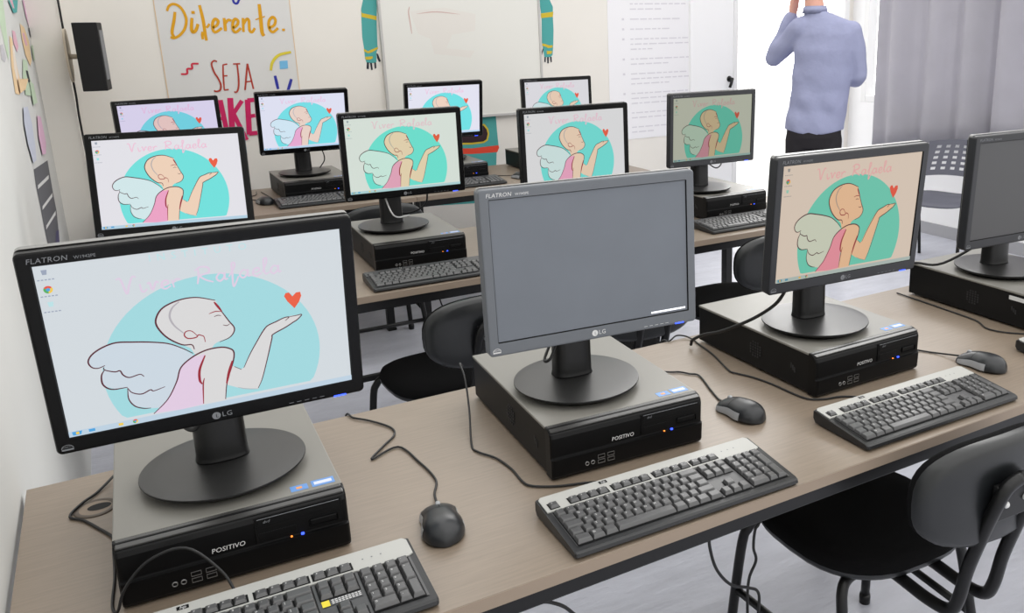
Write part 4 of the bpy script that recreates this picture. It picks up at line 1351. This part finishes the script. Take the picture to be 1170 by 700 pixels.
POSTER_STROKES = [
('gold', 0.0126, [(0.643, 1.687), (0.633, 1.647), (0.615, 1.586), (0.621, 1.56)]),
('gold', 0.0113, [(0.606, 1.692), (0.619, 1.717), (0.644, 1.727), (0.674, 1.707), (0.691, 1.656), (0.679, 1.605), (0.65, 1.57), (0.62, 1.555), (0.604, 1.561)]),
('gold', 0.0138, [(0.719, 1.656), (0.71, 1.605), (0.714, 1.584), (0.73, 1.594), (0.744, 1.625)]),
('gold', 0.0138, [(0.72, 1.684), (0.725, 1.682)]),
('gold', 0.0138, [(0.764, 1.721), (0.769, 1.676), (0.772, 1.634), (0.772, 1.573), (0.774, 1.538)]),
('gold', 0.0105, [(0.783, 1.604), (0.79, 1.612), (0.800, 1.625)]),
('gold', 0.0115, [(0.757, 1.545), (0.757, 1.565), (0.760, 1.585)]),
('gold', 0.0126, [(0.814, 1.603), (0.836, 1.618), (0.844, 1.639), (0.83, 1.649), (0.816, 1.629), (0.813, 1.592), (0.826, 1.582), (0.858, 1.602)]),
('gold', 0.0138, [(0.875, 1.654), (0.875, 1.612), (0.873, 1.586)]),
('gold', 0.0113, [(0.876, 1.623), (0.894, 1.643), (0.91, 1.64)]),
('gold', 0.0126, [(0.913, 1.601), (0.935, 1.616), (0.943, 1.637), (0.929, 1.648), (0.915, 1.627), (0.912, 1.591), (0.926, 1.58), (0.953, 1.6)]),
('gold', 0.0138, [(0.97, 1.653), (0.963, 1.579)]),
('gold', 0.0126, [(0.969, 1.621), (0.988, 1.647), (0.998, 1.637), (0.995, 1.589), (1.007, 1.578), (1.024, 1.599)]),
('gold', 0.0163, [(1.061, 1.725), (1.06, 1.652), (1.058, 1.577), (1.066, 1.556)]),
('gold', 0.0063, [(1.032, 1.643), (1.083, 1.66)]),
('gold', 0.0126, [(1.097, 1.598), (1.125, 1.613), (1.135, 1.64), (1.122, 1.656), (1.101, 1.635), (1.097, 1.598), (1.113, 1.576), (1.144, 1.597)]),
('gold', 0.0126, [(1.164, 1.587), (1.168, 1.586)]),
('brick', 0.0075, [(0.811, 1.428), (0.796, 1.432), (0.782, 1.416), (0.789, 1.373), (0.804, 1.34), (0.814, 1.303), (0.806, 1.276), (0.785, 1.27), (0.776, 1.276)]),
('brick', 0.0075, [(0.838, 1.408), (0.832, 1.35), (0.827, 1.275)]),
('brick', 0.0075, [(0.836, 1.408), (0.86, 1.413)]),
('brick', 0.0075, [(0.832, 1.35), (0.853, 1.351)]),
('brick', 0.0075, [(0.826, 1.275), (0.85, 1.277)]),
('brick', 0.0075, [(0.889, 1.412), (0.925, 1.412)]),
('brick', 0.0075, [(0.909, 1.411), (0.908, 1.346), (0.902, 1.293), (0.89, 1.263), (0.875, 1.262)]),
('brick', 0.0088, [(0.932, 1.27), (0.962, 1.411)]),
('brick', 0.0088, [(0.962, 1.411), (0.976, 1.273)]),
('brick', 0.0075, [(0.94, 1.313), (0.974, 1.316)]),
('rose', 0.0251, [(0.644, 1.071), (0.674, 1.219)]),
('rose', 0.0226, [(0.674, 1.219), (0.695, 1.121)]),
('rose', 0.0226, [(0.695, 1.121), (0.739, 1.221)]),
('rose', 0.0251, [(0.739, 1.221), (0.735, 1.07)]),
('rose', 0.0226, [(0.759, 1.073), (0.796, 1.223)]),
('rose', 0.0251, [(0.8, 1.223), (0.81, 1.072)]),
('rose', 0.0176, [(0.773, 1.121), (0.811, 1.124)]),
('rose', 0.0301, [(0.851, 1.231), (0.84, 1.067)]),
('rose', 0.0214, [(0.909, 1.213), (0.847, 1.133)]),
('rose', 0.0239, [(0.857, 1.145), (0.906, 0.996)]),
('rose', 0.0276, [(0.938, 1.217), (0.924, 1.025)]),
('rose', 0.0226, [(0.937, 1.213), (0.984, 1.215)]),
('rose', 0.0201, [(0.93, 1.125), (0.968, 1.128)]),
('rose', 0.0226, [(0.923, 1.03), (0.967, 1.032)]),
('rose', 0.0276, [(1.018, 1.21), (1.006, 1.021)]),
('rose', 0.0226, [(1.017, 1.205), (1.081, 1.206), (1.087, 1.15), (1.018, 1.121)]),
('rose', 0.0239, [(1.028, 1.115), (1.081, 1.021)]),
('crimson', 0.0088, [(0.627, 1.369), (0.656, 1.37), (0.661, 1.394), (0.684, 1.396), (0.688, 1.419), (0.719, 1.42)]),
('lemon', 0.0126, [(1.078, 1.37), (1.093, 1.415), (1.132, 1.452), (1.197, 1.466)]),
('navy', 0.0138, [(1.097, 1.34), (1.101, 1.303), (1.105, 1.266)]),
('navy', 0.0138, [(1.182, 1.318), (1.169, 1.285), (1.155, 1.252)]),
('navy', 0.01, [(0.931, 1.757), (0.935, 1.734), (0.95, 1.729), (0.965, 1.752)]),
('navy', 0.01, [(1.232, 1.248), (1.254, 1.253)]),
]
POSTER_SQUARE = [(1.13, 1.419), (1.173, 1.421), (1.171, 1.377), (1.127, 1.375)]
SCRIBBLE = [[(1.89, 1.706), (1.882, 1.674), (1.886, 1.616), (1.891, 1.551)]]

# ------------------------------------------------------------------ chairs
def make_chair(label, loc, rz):
    """faces +y; origin on the floor under the seat's middle"""
    t = thing('office_chair', label, 'chair', loc, rz, 'black office chairs at the desks')
    b = MB()
    def sr(k, z, e=3.0):
        out = []
        for x, y in superring(0.215 * k, 0.205 * k, 40, e):
            f = 1 - 0.10 * max(0, -y / 0.205) ** 2
            out.append((x * f, y, z - 0.012 * max(0, y / 0.205) ** 3))
        return out
    b.loft([sr(0.90, 0.424), sr(0.98, 0.428), sr(1.0, 0.436), sr(1.0, 0.442)], 1, True, cap1=False)
    b.loft([sr(1.0, 0.442), sr(1.0, 0.452), sr(0.97, 0.466), sr(0.90, 0.474), sr(0.70, 0.478), sr(0.40, 0.478), sr(0.1, 0.477)], 0, True, cap0=False)
    b.build('seat', [M['fabric'], M['plastic']], t)
    # backrest: curved oval pad, plastic shell behind
    def br(k, y0, e=2.8):
        out = []
        for x, z in superring(0.192 * k, 0.108 * k, 40, e):
            out.append((x, y0 - 0.34 - (0.205 ** 2 - x * x) * 0.9 + 0.02, 0.700 + z))
        return out
    b = MB()
    b.loft([br(0.55, 0.030), br(0.85, 0.028), br(0.96, 0.022), br(1.0, 0.012), br(1.0, 0.002)], 0, True, cap1=False)
    b.loft([br(1.0, 0.002), br(1.0, -0.010), br(0.965, -0.020), br(0.88, -0.025), br(0.5, -0.026)], 1, True, cap0=False)
    b.build('backrest', [M['fabric'], M['plastic']], t)
    for s in (-1, 1):
        b = MB()
        b.tube([(s * 0.052, 0.02, 0.412), (s * 0.052, -0.16, 0.410), (s * 0.052, -0.26, 0.405), (s * 0.052, -0.315, 0.415), (s * 0.052, -0.335, 0.452), (s * 0.052, -0.350, 0.53),
                (s * 0.052, -0.376, 0.62), (s * 0.050, -0.398, 0.69), (s * 0.036, -0.406, 0.728), (0.0, -0.406, 0.74)], 0.0135, 0, 10, smooth_n=5)
        b.build('back_tube', M['steel'], t)
    b = MB()
    for xb in (-0.028, 0.028):
        mx = Matrix.Translation((xb, -0.397, 0.69)) @ Matrix.Rotation(PI / 2, 4, 'X')
        b.lathe([(0.007, 0.0), (0.007, 0.008), (0.004, 0.011)], 10, 0, mx)
    b.box(-0.052, 0.052, -0.400, -0.388, 0.655, 0.730, 1, bev=0.003)
    b.build('bracket', [M['print'], M['steel']], t)
    for sx in (-1, 1):
        for nm, pts in (('leg', [(sx * 0.12, 0.155, 0.415), (sx * 0.175, 0.16, 0.413), (sx * 0.20, 0.165, 0.395), (sx * 0.215, 0.175, 0.33), (sx * 0.235, 0.20, 0.012)]),
                        ('leg', [(sx * 0.12, -0.125, 0.415), (sx * 0.155, -0.13, 0.413), (sx * 0.178, -0.14, 0.395), (sx * 0.188, -0.155, 0.33), (sx * 0.215, -0.215, 0.012)])):
            b = MB()
            b.tube(pts[:1] + catmull(pts, 6)[1:], 0.0125, 0, 10)
            b.lathe([(0.015, 0.0), (0.016, 0.02), (0.014, 0.03)], 12, 0, Matrix.Translation((pts[-1][0], pts[-1][1], 0)))
            b.build(nm, M['steel'], t)
    b = MB()
    for y in (0.155, -0.125):
        b.tube([(-0.13, y, 0.415), (0.13, y, 0.415)], 0.0125, 0, 10)
    b.box(-0.07, 0.07, -0.13, 0.16, 0.408, 0.424, 0, bev=0.004)
    b.build('seat_frame', M['steel'], t)
    b = MB()
    b.tube([(-0.203, -0.185, 0.17), (0.203, -0.185, 0.17)], 0.010, 0, 10)
    b.build('stretcher', M['steel'], t)
    for sx in (-1, 1):
        b = MB()
        b.tube([(sx * 0.222, 0.182, 0.22), (sx * 0.200, -0.175, 0.22)], 0.010, 0, 10)
        b.build('stretcher', M['steel'], t)
    return t


ch_c = make_chair('black office chair in the front, tucked under the desk at the lower right', (1.622, 0.215, 0), -0.03)
dup(ch_c, (1.115, 1.63, 0), 0.05, 'black office chair behind the front row, left of the blank grey monitor')
dup(ch_c, (2.36, 1.74, 0), 0.0, 'black office chair between the blank grey monitor and the tan-tinted monitor')
dup(ch_c, (1.655, 1.55, 0), 0.0, 'black office chair mostly hidden behind the blank grey monitor, only its lower back showing')
dup(ch_c, (1.27, 3.225, 0), 0.0, 'black office chair at the back row, behind the pale green tinted monitor')

# perforated plastic chair by the right wall
t = thing('perforated_chair', 'grey plastic chair with a perforated backrest, against the right wall under the curtain', 'chair', (4.83, 2.70, 0), math.radians(106))
b = MB()
NX, NZ = 15, 13
def bp(i, k, off=0.0):
    u = -1 + 2 * i / NX
    v = k / NZ
    hw = 0.235 - 0.03 * v ** 2
    return (u * hw, -0.19 - 0.08 * v + 0.05 * u * u - off, 0.555 + 0.25 * v - 0.035 * (1 - u * u) * (1 - v) * -1 * 0.6 - 0.02 * u * u * v)
holes = set()
for i in (2, 4, 6, 8, 10, 12):
    for k in (2, 4, 6, 8, 10):
        holes.add((i, k))
vs, fs = [], []
W_ = NX + 1
for off in (0.0, 0.007):
    for k in range(NZ + 1):
        for i in range(NX + 1):
            vs.append(bp(i, k, off))
O_ = W_ * (NZ + 1)
for k in range(NZ):
    for i in range(NX):
        if (i, k) in holes:
            a = k * W_ + i
            for p, q in ((a, a + 1), (a + 1, a + 1 + W_), (a + 1 + W_, a + W_), (a + W_, a)):
                fs.append([p, q, q + O_, p + O_])
            continue
        a = k * W_ + i
        fs.append([a, a + 1, a + 1 + W_, a + W_])
        fs.append([O_ + a, O_ + a + W_, O_ + a + 1 + W_, O_ + a + 1])
for i in range(NX):
    fs.append([i, i + O_, i + 1 + O_, i + 1])
    a = NZ * W_ + i
    fs.append([a, a + 1, a + 1 + O_, a + O_])
for k in range(NZ):
    a = k * W_
    fs.append([a, a + W_, a + W_ + O_, a + O_])
    a = k * W_ + NX
    fs.append([a, a + O_, a + W_ + O_, a + W_])
b.add(vs, fs, 0, False)
b.build('backrest', M['perf'], t)
b = MB()
def s2(k, z):
    return [(x, y - 0.0, z - 0.018 * max(0, y / 0.2) ** 2 + 0.006 * abs(x) / 0.22) for x, y in superring(0.225 * k, 0.205 * k, 32, 3.4)]
b.loft([s2(0.93, 0.438), s2(1.0, 0.444), s2(1.0, 0.452), s2(0.96, 0.458), s2(0.5, 0.452), s2(0.1, 0.450)], 0, True)
b.build('seat', M['perf'], t)
for sx in (-1, 1):
    b = MB()
    b.tube([(sx * 0.21, 0.16, 0.428), (sx * 0.22, 0.20, 0.36), (sx * 0.235, 0.25, 0.0)], 0.011, 0, 8, smooth_n=4)
    b.build('leg', M['steel'], t)
    b = MB()
    b.tube([(sx * 0.21, -0.10, 0.428), (sx * 0.22, -0.15, 0.36), (sx * 0.235, -0.24, 0.0)], 0.011, 0, 8, smooth_n=4)
    b.build('leg', M['steel'], t)
    b = MB()
    b.tube([(sx * 0.215, 0.17, 0.43), (sx * 0.215, -0.12, 0.43), (sx * 0.222, -0.185, 0.46), (sx * 0.222, -0.20, 0.60), (sx * 0.205, -0.235, 0.76)], 0.010, 0, 8, smooth_n=4)
    b.build('side_tube', M['steel'], t)

# ------------------------------------------------------------------ things on the walls
def wall_y(x, z, d=0.0):
    return (x, YB - d, z)


class Flat:
    def __init__(self, plane, d0, cycle=0):
        self.b, self.mats, self.d, self.plane = MB(), [], d0, plane
        self.d0, self.cycle, self.k = d0, cycle, 0

    def mi(self, k):
        m = M[k]
        if m not in self.mats:
            self.mats.append(m)
        return self.mats.index(m)

    def fn(self):
        self.d += 0.00025
        self.k += 1
        if self.cycle:
            self.d = self.d0 + 0.0004 * (self.k % self.cycle)
        d = self.d
        if self.plane == 'y':
            return lambda u, v: (u, YB - d, v)
        return lambda u, v: (-0.002 + d, u, v)

    def poly(self, pts, k):
        self.b.poly(pts, self.fn(), self.mi(k))

    def ribbon(self, pts, wd, k, taper=0.0):
        if len(pts) == 2 and math.dist(pts[0], pts[1]) < wd:      # a dot
            pts = [pts[0], (pts[0][0] + wd, pts[0][1])]
        self.b.ribbon(pts, wd, self.fn(), self.mi(k), 6, taper=taper)

    def build(self, name, parent=None):
        return self.b.build(name, self.mats, parent)


# lettered poster
t = thing('poster', 'tall pale poster with gold script and red and pink lettering on the back wall', 'poster', (0, 0, 0))
b = MB()
b.box(0.548, 1.222, YB - 0.004, YB - 0.0004, 1.02, 2.15, 0)
b.build('sheet', M['paper'], t)
f = Flat('y', 0.0044, 7)
f.ribbon([(0.5505, 1.02), (0.5505, 2.15)], 0.004, 'ink_orange')
f.ribbon([(1.2195, 1.02), (1.2195, 2.15)], 0.004, 'ink_orange')
for c_, w_, pts in POSTER_STROKES:
    f.ribbon(pts, w_ * 1.2, 'ink_' + c_, 0.15)
f.poly(POSTER_SQUARE, 'ink_sky')
f.build('lettering', t)

# notice with rows of small print
t = thing('notice', 'large white notice with rows of faint grey print between the whiteboard and the door', 'poster', (0, 0, 0))
b = MB()
b.box(3.245, 3.955, YB - 0.003, YB - 0.0004, 0.80, 2.05, 0)
b.build('sheet', M['paper2'], t)
f = Flat('y', 0.0034, 3)
rg = random.Random(3)
zrow = 1.95
starts = []
for para in range(12):
    nl = rg.choice((1, 2, 2, 3))
    for ln in range(nl):
        x = 3.42
        x1 = 3.42 + (0.46 if ln < nl - 1 else rg.uniform(0.14, 0.4))
        if ln == 0:
            f.poly([(3.355, zrow - 0.007), (3.373, zrow - 0.007), (3.373, zrow + 0.007), (3.355, zrow + 0.007)], 'textgrey')
        while x < x1:
            wd = rg.uniform(0.02, 0.07)
            f.poly([(x, zrow - 0.004), (x + wd, zrow - 0.004), (x + wd, zrow + 0.004), (x, zrow + 0.004)], 'textgrey')
            x += wd + 0.012
        zrow -= 0.034
    zrow -= 0.032
    if zrow < 0.88:
        break
f.build('print', t)

# whiteboard
t = thing('whiteboard', 'large whiteboard with a faint smudged red scribble on the back wall', 'whiteboard', (0, 0, 0))
b = MB()
b.box(1.715, 2.725, YB - 0.022, YB - 0.004, 1.045, 2.25, 0)
b.build('board', M['board'], t)
b = MB()
for x0, x1, z0, z1 in ((1.703, 1.717, 1.03, 2.26), (2.723, 2.737, 1.03, 2.26), (1.703, 2.737, 1.03, 1.047), (1.703, 2.737, 2.248, 2.262)):
    b.box(x0, x1, YB - 0.028, YB - 0.001, z0, z1, 0, bev=0.002)
b.build('frame', M['board_edge'], t)
f = Flat('y', 0.0222)
f.poly([(1.89, 1.68), (2.10, 1.70), (2.30, 1.66), (2.29, 1.56), (2.14, 1.54), (2.10, 1.46), (2.28, 1.44), (2.25, 1.40), (2.02, 1.43), (2.0, 1.52), (1.93, 1.55)], 'ink_smudge')
f.ribbon(SCRIBBLE[0], 0.007, 'ink_scribble', 0.5)
f.ribbon([(1.93, 1.665), (2.05, 1.675), (2.2, 1.66)], 0.006, 'ink_scribble', 0.8)
f.build('marker_scribble', t)

# painted robot on the wall around the whiteboard: two arms and the lower body
for data, lbl in ((ROBOT_LEFT_ARM, 'teal painted robot arm with yellow bands on the wall left of the whiteboard'),
                  (ROBOT_RIGHT_ARM, 'teal painted robot arm with yellow bands on the wall right of the whiteboard'),
                  (ROBOT_TORSO, 'teal painted robot body with a red belt on the wall below the whiteboard')):
    f = Flat('y', 0.0006)
    for c_, pts in data:
        f.poly(pts, 'ink_' + c_)
    o = f.build('wall_decal')
    tag(o, lbl, 'wall decal', 'painted robot decals around the whiteboard')
# stickers on the left wall
for data, lbl in ((MURAL_FLOWERS, 'pastel cluster of coloured pencil and leaf stickers on the left wall'), (MURAL_PENCIL, 'dark grey striped pencil sticker low on the left wall')):
    f = Flat('x', 0.0006)
    for c_, pts in data:
        f.poly(pts, 'ink_' + c_)
    o = f.build('wall_decal')
    tag(o, lbl, 'wall decal', 'pencil stickers on the left wall')

# loudspeaker on the corner column
t = thing('wall_speaker', 'black box loudspeaker on a bracket high in the left corner', 'speaker', (0.235, 3.93, 1.32), math.radians(-8))
b = MB()
b.box(-0.052, 0.052, -0.07, 0.075, 0.0, 0.315, 0, bev=0.004)
b.build('cabinet', M['speaker'], t)
b = MB()
b.box(0.0525, 0.0545, -0.05, 0.06, 0.05, 0.28, 0, bev=0.001)
b.build('grille', M['print_grey'], t)
b = MB()
b.loft([[(-0.108, 0.045 + y, 0.165 + z) for y, z in superring(0.05, 0.125, 24, 2.2)], [(-0.098, 0.045 + y, 0.165 + z) for y, z in superring(0.05, 0.125, 24, 2.2)]], 0, False)
b.tube([(-0.10, 0.05, 0.16), (-0.05, 0.03, 0.16)], 0.012, 0, 10)
b.build('bracket', M['beige'], t)
b = MB()
b.tube(local(t, [(0.136, 4.055, 1.75), (0.136, 4.052, 1.5), (0.139, 4.052, 1.3), (0.136, 4.052, 1.2), (0.138, 4.052, 1.0), (0.138, 4.052, 0.8)]), 0.005, 0, 8, smooth_n=5)
b.build('cord', M['cord'], t)

# ------------------------------------------------------------------ curtain
t = thing('curtain', 'long grey-lilac curtain drawn across the window on the right', 'curtain', (0, 0, 0))
b = MB()
NY, NZ2 = 260, 14
Y0, Y1 = 1.15, 3.90
vs, fs = [], []
for side in (0, 1):
    for k in range(NZ2 + 1):
        for i in range(NY + 1):
            s = i / NY
            y = Y0 + (Y1 - Y0) * s
            hem = 0.62 + max(0.0, min(1.0, (3.95 - y) / 1.2)) * 0.17
            z = hem + (2.52 - hem) * k / NZ2
            ph = y * 2 * PI / 0.34 + 0.9 * math.sin(y * 4.1) + 0.25 * (1 - k / NZ2) * math.sin(y * 9)
            amp = 0.048 + 0.014 * math.sin(y * 5.3)
            fold = math.sin(ph) + 0.30 * math.sin(2 * ph + 0.8)
            x = XR - 0.125 + amp * fold + side * 0.004
            vs.append((x, y + 0.02 * math.cos(ph), z))
W2 = NY + 1
O2 = W2 * (NZ2 + 1)
for k in range(NZ2):
    for i in range(NY):
        a = k * W2 + i
        fs.append([a, a + W2, a + W2 + 1, a + 1])
        fs.append([O2 + a, O2 + a + 1, O2 + a + W2 + 1, O2 + a + W2])
for i in range(NY):
    fs.append([i, i + 1, O2 + i + 1, O2 + i])
for k in range(NZ2):
    a = k * W2
    fs.append([a, O2 + a, O2 + a + W2, a + W2])
    a += NY
    fs.append([a, a + W2, O2 + a + W2, O2 + a])
b.add(vs, fs, 0, True)
b.build('cloth', M['curtain'], t)
b = MB()
b.tube([(XR - 0.123, 0.95, 2.52), (XR - 0.123, 4.15, 2.52)], 0.014, 0, 10)
for y in (1.0, 4.12):
    b.tube([(XR - 0.123, y, 2.52), (XR, y, 2.52)], 0.010, 0, 8)
b.build('rod', M['metal'], t)

# ------------------------------------------------------------------ person
t = thing('person', 'person in light blue shirt and dark trousers seen from behind, hand raised to the head', 'person', (4.165, 3.20, 0), math.radians(-43))


def ell(cx, cy, z, rx, ry, n=28):
    return [(cx + rx * math.cos(2 * PI * k / n), cy + ry * math.sin(2 * PI * k / n), z) for k in range(n)]


def limb(b, pts, rs, n=14):
    P = [Vector(p) for p in pts]
    out, rr = [], []
    for i in range(len(P) - 1):
        for k in range(5):
            u = k / 5
            out.append(P[i].lerp(P[i + 1], u))
            rr.append(rs[i] + (rs[i + 1] - rs[i]) * u)
    out.append(P[-1])
    rr.append(rs[-1])
    b.tube(out, rr, 0, n)
    for p, r in zip(P, rs):
        b.ball(p, r, 0, 14)


# body: one continuous skin surface
b = MB()
b.loft([ell(0, 0, 0.86, 0.14, 0.09), ell(0.0, 0, 1.0, 0.15, 0.10), ell(0.03, 0, 1.2, 0.15, 0.10), ell(0.05, 0, 1.4, 0.17, 0.10), ell(0.05, 0, 1.54, 0.15, 0.08), ell(0.01, 0, 1.62, 0.07, 0.06)], 0)
limb(b, [(-0.01, 0.0, 1.60), (-0.035, 0.02, 1.74)], [0.062, 0.058])
b.ball((-0.05, 0.045, 1.815), 1.0, 0, 24, (0.077, 0.098, 0.115))
b.ball((-0.055, 0.085, 1.755), 1.0, 0, 18, (0.055, 0.062, 0.055))
b.tube([(-0.058, 0.135, 1.83), (-0.060, 0.155, 1.80), (-0.060, 0.15, 1.788)], [0.010, 0.014, 0.012], 0, 8)
b.ball((-0.06, 0.138, 1.757), 0.018, 0, 10, (1.3, 0.6, 0.5))
for sx in (-1, 1):
    b.ball((-0.05 + sx * 0.08, 0.035, 1.80), 1.0, 0, 12, (0.012, 0.024, 0.034))
limb(b, [(-0.12, 0.0, 1.54), (-0.275, 0.13, 1.36), (-0.165, 0.17, 1.62)], [0.055, 0.047, 0.030])
limb(b, [(0.20, 0.0, 1.52), (0.255, 0.0, 1.24), (0.22, 0.24, 1.20)], [0.055, 0.045, 0.030])


def hand(b, wrist, fwd, side, curl):
    """palm, four unequal bent fingers and a thumb"""
    wv, f_, s_ = Vector(wrist), Vector(fwd).normalized(), Vector(side).normalized()
    n_ = f_.cross(s_).normalized()
    limb(b, [wv, wv + f_ * 0.04, wv + f_ * 0.085], [0.027, 0.032, 0.030], 12)
    for k, ln in enumerate((0.062, 0.074, 0.080, 0.070)):
        o = wv + f_ * 0.085 + s_ * (-0.030 + 0.0195 * k)
        d = f_
        p = [o]
        for j in range(3):
            p.append(p[-1] + d * ln / 3)
            d = (d + n_ * curl).normalized()
        b.tube([p[0] - f_ * 0.02] + p, [0.0095, 0.0095, 0.009, 0.0085, 0.007], 0, 8)
        b.ball(p[-1], 0.0072, 0, 8)
    o = wv + f_ * 0.03 + s_ * 0.028
    p = [o, o + (f_ * 0.5 + s_).normalized() * 0.028, o + (f_ * 0.5 + s_).normalized() * 0.028 + (f_ + s_ * 0.3).normalized() * 0.03]
    b.tube(p, [0.012, 0.0105, 0.008], 0, 8)
    b.ball(p[-1], 0.0082, 0, 8)


hand(b, (-0.160, 0.17, 1.635), (0.12, -0.10, 0.9), (0.1, 0.9, 0.1), 0.35)
hand(b, (0.22, 0.25, 1.20), (-0.2, 0.9, 0.05), (-0.5, 0.1, 0.8), 0.45)
for sx in (-1, 1):
    limb(b, [(sx * 0.085, 0, 0.88), (sx * 0.095, 0.015, 0.48), (sx * 0.10, -0.01, 0.10)], [0.088, 0.058, 0.042])
    limb(b, [(sx * 0.10, -0.02, 0.05), (sx * 0.11, 0.14, 0.035)], [0.04, 0.032])
body = b.build('body', M['skin'], t)
bake(body, [('REMESH', dict(mode='VOXEL', voxel_size=0.0065)), ('SMOOTH', dict(factor=0.5, iterations=4))])
# shirt
b = MB()
b.loft([ell(0.0, 0, 0.905, 0.192, 0.128), ell(0.005, 0, 0.95, 0.190, 0.128), ell(0.02, 0, 1.05, 0.184, 0.124), ell(0.03, 0, 1.15, 0.184, 0.122), ell(0.045, 0, 1.28, 0.190, 0.124),
        ell(0.055, -0.005, 1.40, 0.198, 0.124), ell(0.060, -0.005, 1.50, 0.196, 0.110), ell(0.055, 0, 1.565, 0.165, 0.092), ell(0.03, 0.0, 1.60, 0.110, 0.080),
        ell(-0.012, 0.008, 1.635, 0.074, 0.072), ell(-0.02, 0.010, 1.648, 0.068, 0.068)], 0)
limb(b, [(-0.10, 0.0, 1.535), (-0.19, 0.07, 1.44), (-0.275, 0.13, 1.355), (-0.215, 0.155, 1.49), (-0.175, 0.168, 1.60)], [0.078, 0.068, 0.060, 0.054, 0.046])
limb(b, [(0.205, 0.0, 1.505), (0.245, 0.0, 1.36), (0.262, 0.0, 1.245), (0.25, 0.10, 1.215), (0.235, 0.17, 1.21)], [0.074, 0.064, 0.058, 0.054, 0.050])
shirt = b.build('shirt', M['shirt'], t)
bake(shirt, [('REMESH', dict(mode='VOXEL', voxel_size=0.009)), ('SMOOTH', dict(factor=0.5, iterations=6))])
for v in shirt.data.vertices:       # cloth creases, and a hem that dips at the back
    x, y, z = v.co
    a = math.sin(z * 34 + x * 22) * math.sin(x * 17 - z * 9)
    lowz = max(0.0, 1 - abs(z - 1.05) / 0.28)
    v.co.x += 0.004 * a
    v.co.y += 0.006 * a * (0.4 + lowz) * (1 if y < 0 else 0.5)
    if z < 0.98:
        v.co.z -= 0.028 * max(0.0, -y / 0.128) * (0.98 - z) / 0.075 * max(0.2, 1 - (x / 0.19) ** 2)
# collar
b = MB()
R = []
for z, k in ((1.632, 1.12), (1.668, 1.02), (1.670, 1.08), (1.626, 1.22)):
    R.append([(-0.018 + 0.066 * k * math.cos(2 * PI * i / 28), 0.012 + 0.068 * k * math.sin(2 * PI * i / 28), z) for i in range(28)])
b.loft(R, 0, True, cap0=False, cap1=False, closed=True)
b.build('collar', M['shirt'], t)
# trousers
b = MB()
b.loft([ell(0, 0, 1.02, 0.160, 0.110), ell(0, 0, 0.95, 0.170, 0.118), ell(0, -0.005, 0.86, 0.176, 0.124), ell(0, 0, 0.79, 0.165, 0.11)], 0)
for sx in (-1, 1):
    limb(b, [(sx * 0.085, 0, 0.84), (sx * 0.097, 0.01, 0.48), (sx * 0.10, -0.01, 0.07)], [0.098, 0.078, 0.062])
tr = b.build('trousers', M['trouser'], t)
bake(tr, [('REMESH', dict(mode='VOXEL', voxel_size=0.009)), ('SMOOTH', dict(factor=0.5, iterations=4))])
for sx in (-1, 1):
    b = MB()
    b.loft([[(sx * 0.104 + x, 0.05 + y, z) for x, y in superring(0.048 * k, 0.135 * k2, 24, 2.6)] for z, k, k2 in ((0.0, 1, 1), (0.012, 1.02, 1.02), (0.03, 0.98, 0.98), (0.05, 0.85, 0.88), (0.065, 0.6, 0.6))], 0)
    b.build('shoe', M['shoe'], t)
b = MB()
b.ball((-0.05, 0.03, 1.845), 1.0, 0, 24, (0.083, 0.098, 0.10))
b.ball((-0.05, -0.01, 1.80), 1.0, 0, 20, (0.078, 0.072, 0.075))
hr = b.build('hair', M['hair'], t)
bake(hr, [('REMESH', dict(mode='VOXEL', voxel_size=0.008)), ('SMOOTH', dict(factor=0.5, iterations=3))])
